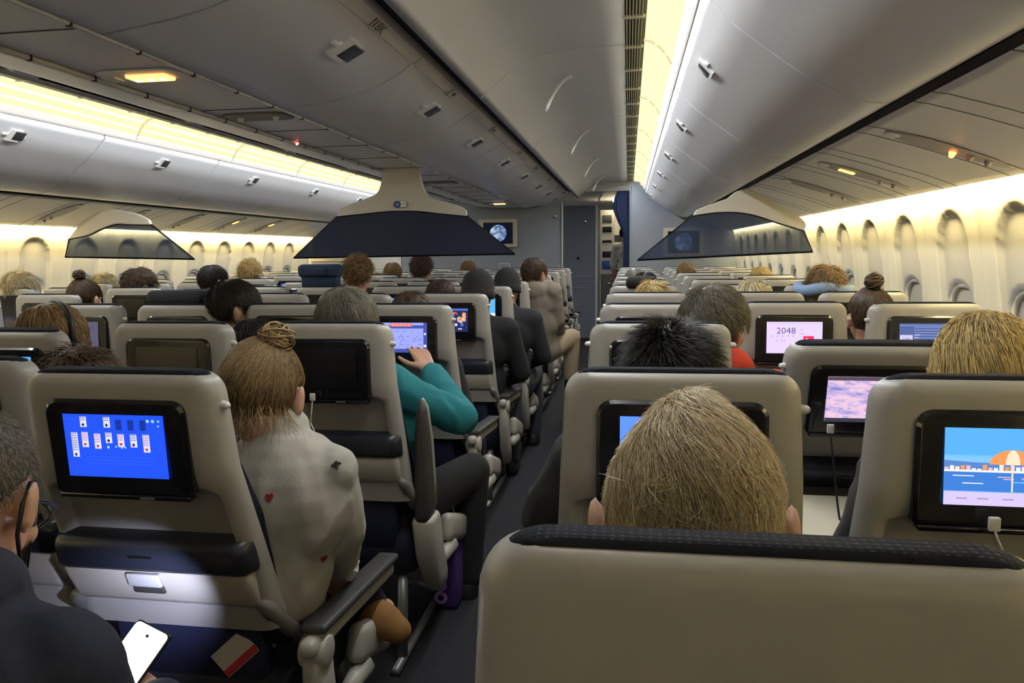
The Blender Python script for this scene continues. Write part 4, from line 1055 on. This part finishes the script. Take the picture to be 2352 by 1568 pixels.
    for k in range(wisps):      # loose locks at the nape and temples
        an = g.uniform(-2.9, -.25) if k % 3 else g.uniform(-3.1, .1); z0 = g.uniform(-.07, -.045)
        p = C+np.array((rx*.86*math.cos(an), ry*.86*math.sin(an), z0)); d = np.array((math.cos(an)*.35, math.sin(an)*.1, -1.)); pts = [p]
        for s_ in range(segs): d = d+g.normal(size=3)*.22; d /= np.linalg.norm(d); p = p+d*g.uniform(.012, .024); pts.append(p)
        o = len(verts); r_ = rad*.9
        for s_, pp in enumerate(pts):
            for q in range(3): verts.append(pp+np.array((math.cos(2.1*q), math.sin(2.1*q), 0))*r_*(1-.7*s_/segs))
        for s_ in range(segs):
            for q in range(3): faces.append([o+s_*3+q, o+s_*3+(q+1) % 3, o+s_*3+3+(q+1) % 3, o+s_*3+3+q]); mi.append(k % 3)
    base = len(mb.v); mb.v.extend(map(tuple, verts)); mb.f.extend([[i+base for i in q] for q in faces]); mb.m.extend(mi); mb.sm.extend([True]*len(faces))
    if bun is not None:
        B = Vector(bun); nb = (B-Vector(C)).normalized(); a = nb.orthogonal().normalized(); c_ = nb.cross(a)
        for k in range(max(40, n//40)):
            ax = (nb*1.2+Vector(g.normal(size=3))*.55).normalized(); a = ax.orthogonal().normalized(); c_ = ax.cross(a)
            ph = g.uniform(0, 6.28); Rr = g.uniform(.026, .036)*bs; h = g.uniform(-.010, .014)*bs; gr_ = g.uniform(-.12, .30) if g.random() < .12 else 0
            path = [B+(a*math.cos(ph+s_*.42)+c_*math.sin(ph+s_*.42))*(Rr*(1+gr_*s_/7)) + ax*h for s_ in range(8)]
            mb.tube(path, [rad*1.5+.0012]*8, 4, int(g.choice([0, 0, 1, 2])))
        mb.ell(B, (.030*bs, .030*bs, .026*bs), 0, 14)
    me = bpy.data.meshes.new('hair'); me.from_pydata(mb.v, [], mb.f)
    for M in HC['brown']: me.materials.append(M)
    me.polygons.foreach_set('material_index', mb.m); me.polygons.foreach_set('use_smooth', mb.sm); me.update()
    return me
def eyes(parent, H, M3, s=1.):
    for q in (-1, 1):
        mb = MB(); mb.ell((0, 0, 0), (.0125, .0125, .0125), 0, 12); mb.ell((0, .0085, 0), (.006, .005, .006), 1, 10)
        o = mb.build('eye', [EYEW, EYED], parent); o.location = Vector(H)+M3@(Vector((q*.031, .076, -.002))*s); o.rotation_euler = M3.to_euler()
CLOTH = {}
def cloth(c, rough=.9):
    if c not in CLOTH: CLOTH[c] = mat('cloth %d' % len(CLOTH), c, rough, bump=.3, bscale=250, var=.12, vscale=8)
    return CLOTH[c]

# generic seated figure shared by the passengers of whom little more than the head shows
gb = {}
for nm, hy, hp in (('ahead', 0, .12), ('turned', .5, .15), ('turnedL', -.45, .1), ('down', .1, .45)):
    mb = MB(); M3 = body_vol(mb, BASE, hy, hp); gb[nm] = (fuse(mb, .009, 5), M3)
mb = MB(); shirt_vol(mb, BASE); GSH = fuse(mb, .012, 5, 'shirt', CREAM)
mb = MB(); shirt_vol(mb, BASE, .018, hood=True); GHD = fuse(mb, .012, 5, 'hooded_jacket', CREAM)
mb = MB(); trouser_vol(mb, BASE); GTR = fuse(mb, .012, 5, 'trousers', CREAM)
GH = dict(short=hair_mesh('short', 1100, .0022, 1, 1.05, 1.05, 1.05), short2=hair_mesh('short', 1100, .0022, 2, 1.10, 1.06, 1.06, L=.06, frizz=.5, lift=.5), curly=hair_mesh('short', 1500, .0024, 3, 1.12, 1.10, 1.1, L=.06, frizz=1.1, lift=.7),
          long=hair_mesh('long', 1300, .0026, 4, 1.10, 1.06, 1.06, L=.24, lift=.05, fall=.5, frizz=.12), bun=hair_mesh('bun', 1200, .002, 5, 1.03, 1.03, 1.03, L=.2, lift=.1, bun=(0, -.06, .15), frizz=.1),
          bald=hair_mesh('short', 250, .0012, 6, 1.0, 1.0, .90, L=.015, frizz=.3, front=-.06))
beanie = MB(); rr = []
for z, k in ((-.035, .99), (-.03, 1.03), (0, 1.05), (.004, 1.02), (.04, 1.0), (.08, .86), (.105, .64), (.122, .36), (.128, .12)): rr.append([(.088*k*math.cos(a), -.012+.108*k*math.sin(a), z) for a in [2*math.pi*j/28 for j in range(28)]])
beanie.loft(rr); BEAN = beanie.mesh('knit_cap', cloth((.008, .008, .009)))
mb = MB(); mb.cap((0, -.02, -.052), (0, .09, -.056), .047, .047); mb.cap((0, .09, -.056), (0, .155, -.062), .047, .036); mb.cap((0, -.015, -.02), (0, -.02, -.05), .046, .046); GSHOE = fuse(mb, .010, 3, 'shoe', cloth((.012, .012, .013), .5))
PEOPLE = []
def shod(t, J, sides='LR'):
    for s in sides: link('shoe', GSHOE, t, J['an'+s])
def passenger(px, top, Y, label, hair='short', hc='brown', skin=0, shirt=(.03, .03, .04), pose='ahead', hs=1., hood=False, tr=(.03, .035, .05), beard=False):
    P = at(px, top, Y); hx, hy_, hz = BASE['head']; toph = hz+.13*hs
    t = empty('person', (P.x, Y-hy_, P.z-toph), label, 'person', 'passengers')
    me, M3 = gb[pose]; link('body', me, t, mats=[SKIN[skin]])
    link('hooded_jacket' if hood else 'shirt', GHD if hood else GSH, t, mats=[cloth(shirt)]); link('trousers', GTR, t, mats=[cloth(tr)])
    shod(t, BASE)
    if hair == 'beanie': o = link('knit_cap', BEAN, t)
    else: o = link('hair', GH[hair], t, mats=HC[hc])
    o.location = BASE['head']; o.rotation_euler = M3.to_euler(); o.scale = (hs, hs, hs)
    PEOPLE.append(t); return t
# -- far rows; heads placed from left to right
passenger(45, 624, 4.55, 'grey-blond passenger by the far windows, at the left edge of the photo', 'short2', 'paleblond', pose='ahead')
passenger(193, 640, 4.05, 'passenger with a brown topknot, beyond the headphones wearer', 'bun', 'brown')
passenger(240, 629, 5.4, 'pale blond passenger whose hair just shows above far-window seats', 'short2', 'paleblond')
passenger(321, 617, 4.6, 'dark-haired passenger seated beside the far aisle, head turned', 'short2', 'brown', pose='turned')
passenger(490, 609, 5.1, 'dark-haired passenger left of the orange-haired one, under the divider', 'short', 'dark', pose='turned')
passenger(574, 599, 6.4, 'passenger with orange-blond hair far up the far block', 'curly', 'goldblond', shirt=(.01, .02, .07))
passenger(822, 590, 4.9, 'curly dark-blond passenger with a thin hairband, below the middle divider', 'curly', 'sandy')
passenger(902, 603, 7.2, 'sandy-haired passenger right of the curly blond one, white wall behind', 'short', 'sandy')
passenger(968, 588, 6.6, 'passenger with tousled dark brown curls under the middle divider', 'curly', 'brown')
passenger(1075, 599, 8.8, 'brown-haired passenger farthest up the middle block', 'short', 'sandy')
passenger(1012, 642, 4.35, 'brown-haired passenger left of the black knit cap', 'short', 'brown')
passenger(945, 669, 3.15, 'brown-haired passenger in dark jacket in front of the puzzle screen seat', 'short', 'brown', shirt=(.018, .018, .02))
t = passenger(1098, 615, 3.98, 'passenger in black knit cap and black jacket leaning on the aisle armrest', 'beanie', shirt=(.010, .010, .012), hs=1.02)
passenger(1165, 613, 4.7, 'passenger in black knit cap, right of and behind the other cap', 'beanie', shirt=(.02, .02, .025))
# right block
passenger(1458, 612, 6.1, 'bald passenger just right of the front doorway', 'bald', 'greyshort', 2)
passenger(1483, 625, 5.15, 'dark-haired passenger in front of the bald man by the doorway', 'short', 'dark')
passenger(1500, 648, 4.0, 'passenger with short golden hair above the near aisle seats', 'short2', 'goldblond')
passenger(1575, 603, 7.6, 'brown-blond passenger highest up the near block beside the bulkhead', 'short', 'sandy')
passenger(1727, 643, 3.95, 'pale blond passenger behind the 2048 screen seat', 'long', 'paleblond')
passenger(1748, 613, 6.3, 'golden-haired passenger farther ahead of the pale blond one', 'short', 'goldblond')
t7 = passenger(1897, 612, 4.0, 'sandy-haired passenger wearing a light blue neck pillow', 'short2', 'sandy')
passenger(2356, 803, 1.72, 'dark-haired passenger cut off by the right edge of the photo', 'short', 'dark')
passenger(178, 802, 1.62, 'passenger whose dark brown hair shows above the solitaire seat', 'short2', 'brown', shirt=(.02, .02, .03))
passenger(585, 733, 2.75, 'dark-haired passenger half hidden left of the dark screen seat', 'short', 'dark', shirt=(.55, .45, .42), pose='ahead')
# neck pillow
p = at(1897, 664, 3.93); mb = MB(); mb.tube([(math.sin(a)*.115, -math.cos(a)*.105, .01*math.cos(3*a)) for a in np.linspace(-2.5, 2.5, 22)], [.02]+[.03]*20+[.02], 12)
tag(mb.build('neck_pillow', cloth((.22, .34, .55))), 'light blue neck pillow around the sandy-haired passenger', 'neck pillow').location = (p.x, Y0*0+4.0, p.z+.0)

# man in beige hooded jacket leaning into the aisle
def custom(label, root, J, hair=None, hc='brown', skin=0, shirt=(.03,)*3, tr=(.02, .02, .03), hy=0, hp=.15, hr=0, vox=.006, g=.012, sleeves=1., hood=False, wide=1., cname=None, hs=1., want_eyes=True, hmesh=None, handdir={}, handcurl={}, shoes=None, svox=.009, fold=.006):
    t = empty('person', root, label, 'person', 'passengers'); root = Vector(root)
    J_ = dict(BASE); J_.update(J)
    mb = MB(); M3 = body_vol(mb, J_, hy, hp, hr, hs, handdir=handdir, handcurl=handcurl, wide=wide); link('body', fuse(mb, vox, 5), t, mats=[SKIN[skin]])
    mb = MB(); shirt_vol(mb, J_, g, sleeves, wide, hood); link(cname or ('hooded_jacket' if hood else 'shirt'), fuse(mb, svox, 4, 'shirt', CREAM, fold), t, mats=[cloth(shirt)])
    mb = MB(); trouser_vol(mb, J_); link('trousers', fuse(mb, .010, 4, 'trousers', CREAM), t, mats=[cloth(tr)])
    shod(t, J_, shoes or 'LR')
    H = Vector(J_['head'])
    if hmesh or hair:
        o = link('hair', hmesh or GH[hair], t, mats=HC[hc]); o.location = H; o.rotation_euler = M3.to_euler(); o.scale = (hs, hs, hs)
    if want_eyes: eyes(t, H, M3, hs)
    PEOPLE.append(t); return t, J_, M3
def rel(root, px, py, Y): return tuple(at(px, py, Y)-Vector(root))
def roots(px, top, Y, toph=1.275): P = at(px, top, Y); return (P.x, Y-.29, P.z-toph)
r0 = roots(1228, 592, 5.5)
custom('man in beige hooded jacket leaning out into the near aisle', r0, dict(shR=rel(r0, 1270, 668, 5.45), elR=rel(r0, 1280, 735, 5.5), wrR=rel(r0, 1285, 775, 5.75), chest=rel(r0, 1238, 690, 5.5), waist=rel(r0, 1240, 740, 5.5), pelvis=rel(r0, 1240, 800, 5.55),
       hipR=rel(r0, 1265, 800, 5.6), knR=rel(r0, 1313, 775, 5.75), anR=rel(r0, 1310, 870, 5.75)), 'short', 'brown', shirt=(.22, .19, .15), tr=(.34, .26, .17), hy=.5, vox=.009, hood=True, want_eyes=False)
# blond man directly in front of the camera
HB = hair_mesh('short', 17000, .0006, 21, 1.07, 1.04, 1.12, L=.046, lift=.16, crown=(-.022, -.035), frizz=.20, clump=1.1, taper=.58)
r0 = roots(1592, 922, .765, 1.275); EAR[0] = .012
custom('blond man seen from behind, head rising above the nearest seat back', r0, dict(head=(0, .29, 1.142)), hmesh=HB, hc='blond', skin=2, shirt=(.05, .06, .08), hp=.62, vox=.0055)
EAR[0] = 0.
# spiky dark-haired man
HS = hair_mesh('spiky', 6500, .0009, 22, 1.08, 1.08, 1.10, L=.050, lift=.75, crown=(0, -.02), frizz=.2, clump=.6)
r0 = roots(1542, 752, 1.56, 1.275)
custom('man with spiky dark hair behind the blond man\'s screen seat', r0, dict(shL=rel(r0, 1345, 1060, 1.58), elL=rel(r0, 1262, 1180, 1.66), wrL=rel(r0, 1320, 1230, 1.88)), hmesh=HS, hc='dark', skin=0, shirt=(.035, .036, .035), hp=.1, vox=.008, want_eyes=False, g=.022)
# grey-haired man with red hood
HG = hair_mesh('short', 5000, .0011, 23, 1.24, 1.12, 1.16, L=.05, lift=.35, crown=(0, -.05), frizz=.2, clump=.7)
r0 = roots(1645, 655, 2.42, 1.285)
t, J_, M3 = custom('grey-haired man in red hooded jacket, looking toward the windows', r0, dict(shR=(.21, .27, .94)), hmesh=HG, hc='saltpepper', skin=1, shirt=(.55, .05, .03), hy=.65, hp=.05, vox=.008, hood=True, want_eyes=False, g=.018)
# woman with long blond hair
HL = hair_mesh('long', 5000, .0014, 24, 1.06, 1.08, 1.08, L=.30, lift=.08, fall=.42, frizz=.10, crown=(0, -.02))
r0 = roots(2262, 712, 1.60, 1.28)
custom('woman with long straight blond hair near the right edge of the photo', r0, {}, hmesh=HL, hc='goldblond', shirt=(.06, .05, .05), vox=.008, want_eyes=False)
# woman with dark bun by the windows
HBN = hair_mesh('bun', 2600, .0011, 25, 1.04, 1.04, 1.04, L=.22, lift=.08, bun=(-.005, -.055, .155), frizz=.06)
r0 = roots(2000, 662, 3.25, 1.27)
custom('woman with dark bun leaning between the 2048 seat and window seat', r0, {}, hmesh=HBN, hc='brown', skin=1, shirt=(.5, .48, .45), vox=.008, hp=.0, want_eyes=False)
# man with mask in the middle block, head turned
HM = hair_mesh('short', 2600, .0013, 26, 1.08, 1.06, 1.06, L=.045, lift=.2, frizz=.2)
r0 = roots(540, 643, 2.95, 1.275)
t, J_, M3 = custom('dark-haired man in pale face mask, turned to his neighbour in the middle block', r0, {}, hmesh=HM, hc='dark', skin=1, shirt=(.06, .06, .07), hy=.95, hp=.1, vox=.007)
mk = cloth((.45, .50, .55))
def mask_on(t, H, M3, s=1., M=None):
    mb = MB(); rg = []
    for i in range(9):
        a = -1.15+2.3*i/8; k = math.cos(a*.85)
        col = [(.066*math.sin(a), .034+.078*math.cos(a)*(1+.10*(1-abs(q-.45)*1.4)*k), -.016-.092*q-.01*(1-k)) for q in (0, .25, .5, .75, 1)]
        rg.append(col)
    v = [p for c in rg for p in c]+[(p[0]*.97, p[1]*.97-.001, p[2]) for c in rg for p in c]; n = 5; o = 45
    f = [[i*n+j, i*n+j+1, (i+1)*n+j+1, (i+1)*n+j] for i in range(8) for j in range(4)]; f += [[q+o for q in x][::-1] for x in f]
    mb.add(v, f)
    for q in (-1, 1):
        e1, e2 = rg[8 if q > 0 else 0][0], rg[8 if q > 0 else 0][4]
        mb.tube([e1, (q*.076, .03, -.005), (q*.087, -.02, .02), (q*.088, -.035, -.01), (q*.080, -.02, -.045), (q*.07, .03, -.09), e2], .0028, 6, 1)
    o_ = mb.build('face_mask', [M or mk, BLACK], t); o_.location = H; o_.rotation_euler = M3.to_euler(); return o_
mask_on(t, J_['head'], M3)
# headphones wearer
HH = hair_mesh('long', 3000, .0016, 27, 1.10, 1.06, 1.06, L=.20, lift=.05, fall=.5, frizz=.08)
r0 = roots(122, 697, 2.22, 1.275)
t, J_, M3 = custom('blond woman wearing black headphones, behind the seat at far left', r0, {}, hmesh=HH, hc='sandy', shirt=(.03, .03, .04), hy=.35, hp=.1, vox=.008, want_eyes=False)
hd = empty('headphones', Vector(r0)+Vector(J_['head']), 'black over-ear headphones on the blond woman at left', 'headphones', rot=M3.to_euler())
mb = MB(); mb.tube([(.103*math.cos(a), -.005, .012+.122*math.sin(a)) for a in np.linspace(-.1, math.pi+.1, 24)], .0085, 8); mb.build('headband', BLACK, hd)
for q in (-1, 1):
    c_ = MB(); c_.cap((q*.090, -.005, -.02), (q*.112, -.005, -.02), .040, .034, 18); o = c_.build('ear_cup', BLACK, hd)
    c_ = MB(); c_.tube([(q*.116+.0, -.005+.028*math.cos(a), -.02+.028*math.sin(a)) for a in np.linspace(0, 6.28, 20)], .002, 6); c_.build('cup_ring', CHROME, o)
# grey-haired person in teal, reaching for the screen ahead
HT = hair_mesh('short', 5000, .0010, 28, 1.20, 1.08, 1.08, L=.055, lift=.15, crown=(0, -.05), frizz=.12, clump=.5)
r0 = roots(797, 662, 2.38, 1.275)
wr = Vector(rel(r0, 985, 850, 2.66)); tip = Vector(rel(r0, 938, 757, 2.82))
t, J_, M3 = custom('grey-haired passenger in teal sweater reaching a hand to the screen ahead', r0, dict(shR=rel(r0, 930, 905, 2.36), elR=rel(r0, 1058, 960, 2.45), wrR=tuple(wr), chest=rel(r0, 870, 960, 2.42), waist=rel(r0, 880, 1090, 2.44), neck=rel(r0, 830, 815, 2.38), shL=rel(r0, 730, 900, 2.4),
      pelvis=rel(r0, 885, 1190, 2.45), hipR=rel(r0, 935, 1170, 2.5), knR=rel(r0, 1085, 1080, 2.80), anR=rel(r0, 1075, 1330, 2.75)), hmesh=HT, hc='grey', skin=0, shirt=(.012, .17, .20), tr=(.008, .008, .009), vox=.005, g=.016, sleeves=.95,
      handdir=dict(R=tuple(tip-wr)), handcurl=dict(R=.28), want_eyes=False)
# woman with bun and grey sweater in the solitaire seat, leaning into the aisle
HBU = hair_mesh('bun', 6500, .0008, 29, 1.06, 1.05, 1.05, L=.24, lift=.06, bun=(.036, -.045, .122), frizz=.15, low=.018, bs=1.02, wisps=130)
r0 = at(612, 880, 1.52)-Vector(BASE['head']); r0 = (r0.x, r0.y, r0.z)
t, J_, M3 = custom('blond woman with messy bun in a grey sweater, leaning into the aisle', r0, dict(head=rel(r0, 606, 912, 1.50), neck=rel(r0, 640, 1005, 1.49), chest=rel(r0, 655, 1140, 1.47), waist=rel(r0, 630, 1300, 1.48), pelvis=rel(r0, 605, 1450, 1.58),
      shR=rel(r0, 748, 1085, 1.48), elR=rel(r0, 782, 1215, 1.54), wrR=rel(r0, 784, 1296, 1.68), shL=rel(r0, 565, 1080, 1.50), elL=rel(r0, 540, 1250, 1.55), wrL=rel(r0, 700, 1290, 1.78), hipR=rel(r0, 690, 1450, 1.62), knR=rel(r0, 720, 1360, 1.90), anR=rel(r0, 740, 1560, 1.9),
      hipL=rel(r0, 610, 1450, 1.62), knL=rel(r0, 640, 1340, 1.95), anL=rel(r0, 842, 1405, 1.84)), hmesh=HBU, hc='dirtyblond', skin=2, shirt=(.40, .385, .34), tr=(.012, .014, .035), vox=.0055, svox=.006, g=.010, hp=.30, hy=-.12, wide=.84, fold=.010, shoes='R')
BOOT = mat('tan suede', (.23, .11, .03), .9, bump=.3)
mb = MB(); a_, b_, c_ = [Vector(rel(r0, *q)) for q in ((835, 1395, 1.84), (885, 1428, 1.80), (915, 1448, 1.79))]
mb.cap(a_, b_, .046, .048); mb.cap(b_, c_, .048, .036); mb.cap(a_+Vector((-.02, 0, .02)), a_, .050, .048); link('boot', fuse(mb, .006, 4, 'boot', BOOT), t)
# printed hearts on the sweater
mb = MB()
RED = mat('red print', (.28, .01, .015), .9); PRN = mat('dark print', (.02, .02, .02), .9)
# phone-holding man in navy at the lower left corner
HN = hair_mesh('short', 5000, .0006, 30, 1.02, 1.0, 1.0, front=-.02, L=.012, lift=.5, crown=(0, -.06), frizz=.5)
r0 = at(-88, 1160, .80)-Vector((0, .29, 1.145)); r0 = (r0.x, r0.y, r0.z)
ph = at(284, 1545, 1.0)
wv = at(372, 1625, .97)
t, J_, M3 = custom('man in navy shirt with glasses and mask looking down at a phone', r0, dict(neck=rel(r0, -70, 1400, .74), chest=rel(r0, -60, 1680, .72), waist=rel(r0, 0, 1950, .72), pelvis=rel(r0, 20, 2200, .75), shR=rel(r0, 140, 1545, .74), elR=rel(r0, 255, 1760, .82),
      wrR=tuple(wv-Vector(r0)), shL=rel(r0, -240, 1480, .76), elL=rel(r0, -260, 1750, .86), wrL=rel(r0, 120, 1640, 1.0), hipR=(.085, .32, .52), hipL=(-.085, .32, .52)), hmesh=HN, hc='greyshort', skin=0, shirt=(.010, .013, .028), tr=(.02, .02, .03), hy=-.32, hp=.48, vox=.005, svox=.007, g=.014,
      handdir=dict(R=tuple(ph+Vector((.0, 0, -.02))-wv)), handcurl=dict(R=.9))
mask_on(t, J_['head'], M3, M=cloth((.5, .5, .55)))
gl = MB(); 
for q in (-1, 1):
    gl.tube([(q*.083, -.02, -.003), (q*.082, .04, .006), (q*.072, .098, .006)], .0028, 6)
    gl.tube([(q*.036+.030*math.cos(a), .100+.004*math.cos(a)*q*-1, -.002+.021*math.sin(a)) for a in np.linspace(0, 2*math.pi, 20)], .0026, 6, 0, False)
gl.tube([(-.008, .104, .002), (.008, .104, .002)], .0025, 6)
o = gl.build('glasses', BLACK, t); o.location = J_['head']; o.rotation_euler = M3.to_euler()
# the phone, lit screen towards its holder, torch on
pt = empty('smartphone', ph, 'smartphone with glaring white screen in the hand at lower left', 'phone', rot=(R(-48), R(12), R(-14)))
mb = MB(); mb.rbox((0, 0, 0), (.074, .009, .155), .004, 0, 3); mb.build('case', BLACK, pt)
mb = MB(); mb.poly([(a, -.0050, b) for a, b in rrect(0, 0, .035, .0745, .008)], (0, .0004, 0)); mb.build('screen', em('phone screen', (.93, .92, 1.), 4.0), pt)
mb = MB(); mb.cap((0, -.0054, .060), (0, -.0058, .060), .003, .003, 10); mb.build('front_camera', BLACK, pt)
mb = MB(); mb.cap((.02, .0048, .055), (.02, .0056, .055), .004, .004, 10); mb.build('torch_lens', em('torch', (.8, .85, 1), 6.), pt)
sp = bpy.data.lights.new('torch_light', 'SPOT'); sp.energy = 8.; sp.color = (.66, .70, 1.); sp.spot_size = R(62); sp.spot_blend = 1.; sp.shadow_soft_size = .006
so = bpy.data.objects.new('torch_light', sp); COL.objects.link(so)
tgt = at(345, 1375, 1.26); src = ph+Euler((R(-48), R(12), R(-14))).to_matrix()@Vector((.0, .014, .085)); so.location = src; so.rotation_euler = (tgt-src).to_track_quat('-Z', 'Y').to_euler()
# crew member in the galley
r0 = at(1440, 545, 12.0); t = empty('person', (r0.x, 12.0, 0), 'crew member in white shirt standing in the galley beyond the doorway', 'person')
SJ = dict(pelvis=(0, 0, .95), waist=(0, 0, 1.10), chest=(0, 0, 1.30), neck=(0, 0, 1.46), head=(0, .02, 1.60), shL=(-.165, 0, 1.41), elL=(-.22, .03, 1.14), wrL=(-.2, .14, .92), shR=(.165, 0, 1.41), elR=(.22, .03, 1.14), wrR=(.2, .14, .92), hipL=(-.09, 0, .93), knL=(-.09, .02, .50), anL=(-.09, 0, .10), hipR=(.09, 0, .93), knR=(.09, .02, .50), anR=(.09, 0, .10))
mb = MB(); M3 = body_vol(mb, SJ, 1.2, .2); link('body', fuse(mb, .01, 4), t, mats=[SKIN[2]]); mb = MB(); shirt_vol(mb, SJ, .012, .3); link('shirt', fuse(mb, .012, 4, 'shirt', CREAM), t, mats=[cloth((.7, .68, .62))])
mb = MB(); trouser_vol(mb, SJ); link('trousers', fuse(mb, .012, 4, 'trousers', CREAM), t, mats=[cloth((.02, .025, .06))])
o = link('hair', GH['short'], t, mats=HC['dark']); o.location = SJ['head']; o.rotation_euler = M3.to_euler()

# ------------------------------------------------------------------ small things
def cable(pts, r, M, label, plug=None, cat='cable'):
    P = [Vector(p) for p in cur([tuple(p) for p in pts], 8)]
    t = empty('charging_cable', P[0], label, cat, 'charging cables at the seat screens')
    mb = MB(); mb.tube([p-P[0] for p in P], r, 6); mb.build('cord', M, t)
    mb = MB(); mb.rbox((0, 0, .006), (.016, .009, .022), .002); mb.build('plug', plug or M, t)
    return t
cable([at(718, 916, 2.06), at(716, 940, 2.055), at(714, 970, 2.06), at(722, 990, 2.05), at(721, 1012, 2.06)], .0022, WHITE, 'white charging cable under the dark screen beside the bun-haired woman')
cable([at(2283, 1212, 1.19), at(2292, 1240, 1.185), at(2302, 1265, 1.19), at(2314, 1310, 1.2)], .0020, WHITE, 'white charging cable plugged below the coast screen')
cable([at(1907, 990, 1.86), at(1916, 1080, 1.83), at(1924, 1160, 1.80), at(1932, 1210, 1.77), at(1945, 1262, 1.70)], .0026, BLACK, 'thin black cable hanging from the sunset cloud screen to its tray', WHITE)
# dark things draped over far seats
mb = MB(); p = at(712, 640, 4.38); mb.rbox((0, 0, 0), (.27, .14, .085), .03, 0, 4); mb.rbox((.02, -.075, -.005), (.09, .02, .05), .008, 0); mb.rbox((0, 0, -.06), (.24, .10, .1), .02)
tag(mb.build('travel_bag', cloth((.012, .03, .075))), 'navy blue bag resting on a middle-block seat top', 'bag').location = (p.x, 4.55, p.z+.045)
def pillow(px, py, Y, w_, label, c):
    p = at(px, py, Y); mb = MB(); mb.rbox((0, 0, 0), (w_, .12, .07), .033, 0, 5)
    tag(mb.build('headrest_pillow', cloth(c)), label, 'pillow').location = (p.x, Y, p.z)
pillow(415, 684, 2.98, .28, 'dark navy pillow over the seat top left of the masked man', (.02, .024, .04))
pillow(1475, 648, 4.46, .19, 'black coat folded over a near aisle seat top', (.012, .012, .014))
# card in the pocket under the solitaire seat
p = at(540, 1500, 1.375); t = empty('safety_card', p, 'white and red card sticking out of the pocket below the solitaire seat', 'card', rot=(R(-8), R(48), 0))
mb = MB(); mb.rbox((0, 0, 0), (.06, .002, .09), .0005, smooth=False); mb.build('sheet', mat('card white', (.6, .58, .55), .5), t)
mb = MB(); mb.rbox((.02, -.002, 0), (.016, .001, .09), 0); mb.build('red_stripe', mat('card red', (.45, .03, .05), .5), t)
# tissue in the hand of the bun woman
p = at(800, 1300, 1.66); b = bmesh.new(); bmesh.ops.create_icosphere(b, subdivisions=4, radius=.030)
for v in b.verts: v.co *= 1+.5*noise.noise(v.co*55)+.25*noise.noise(v.co*110)
mb = MB(); mb.bm(b, 0, Matrix.Diagonal((1., .8, .9, 1))); tag(mb.build('tissue', mat('tissue', (.7, .7, .7), .9)), 'crumpled white tissue in the hand of the bun-haired woman', 'tissue').location = p
# things on the floor by the aisle
p = at(1080, 1320, 2.95); mb = MB(); mb.rbox((0, 0, .14), (.07, .24, .28), .02, 0, 3)
PUR = mat('violet glow', (.55, .30, .85), .6)  # the lit pattern's glow is put into this bright violet
t = empty('tote_bag', (-.665, 2.72, 0), 'violet patterned tote bag on the floor under an aisle seat', 'bag'); mb.build('body', mat('dark violet', (.06, .02, .14), .7), t)
mb = MB()
for i in range(5):
    for j in range(3):
        for a in range(3): mb.rbox((-.03+.0, -.122, .05+.05*i), (.05, .003, .006), 0, 0, 1, (0, R(60*a+20*j), 0), False)
mb.build('pattern', PUR, t)
mb = MB(); mb.tube([(0, -.08, .27), (0, -.06, .38), (0, .06, .38), (0, .08, .27)], .008, 6); mb.build('handle', BLACK, t)
def shoe(x, y, c, label, rz=0):
    mb = MB(); mb.cap((0, -.09, .045), (0, .03, .04), .042, .042); mb.cap((0, .03, .038), (0, .11, .03), .042, .030); t = empty('shoe', (x, y, 0), label, 'shoe', rot=(0, 0, rz)); link('upper', fuse(mb, .008, 3, 'upper', CREAM), t, mats=[cloth(c)])
    mb = MB(); mb.rbox((0, .01, .010), (.085, .26, .02), .008); mb.build('sole', WHITE, t)
shoe(-.42, 4.55, (.45, .16, .17), 'pinkish red shoe on the aisle carpet beyond the teal sweater')
shoe(-.50, 2.72, (.5, .5, .5), 'pale sneaker on the aisle carpet near the raised armrest')

# prints on the sweater: small patches laid on the cloth by casting from behind
dg = bpy.context.evaluated_depsgraph_get(); dg.update()
sw = [o for o in bpy.data.objects if o.name.startswith('shirt') and o.parent and 'messy bun' in o.parent.get('label', '')][0]
Mw = Matrix.Translation(sw.parent.location); Mi = Mw.inverted(); prints = MB()
def patch(px, py, shape, size, mi):
    tgt = at(px, py, 1.4); o_ = Vector((0, 0, CH)); d = (tgt-o_).normalized(); ok, loc, nrm, _ = sw.ray_cast(Mi@o_, d)
    if not ok: return
    u = nrm.cross(Vector((0, 0, 1))).normalized(); v_ = u.cross(nrm)*-1
    if v_.z < 0: v_ = -v_
    if u.x < 0: u = -u
    prints.poly([loc+nrm*.004+u*a*size+v_*b*size for a, b in shape], nrm*-.006, mi)
heart = [(0, -1), (.9, .1), (.85, .7), (.45, .9), (0, .5), (-.45, .9), (-.85, .7), (-.9, .1)]
ring = [(-1, 0), (0, .8), (1, .2), (.4, .1), (.2, -.3), (-.3, -.2), (.3, -.8)]
patch(619, 1141, heart, .0085, 0); patch(742, 1282, heart, .0085, 0); patch(772, 1068, ring, .011, 1)
if prints.v: prints.build('printed_hearts', [RED, PRN], sw)
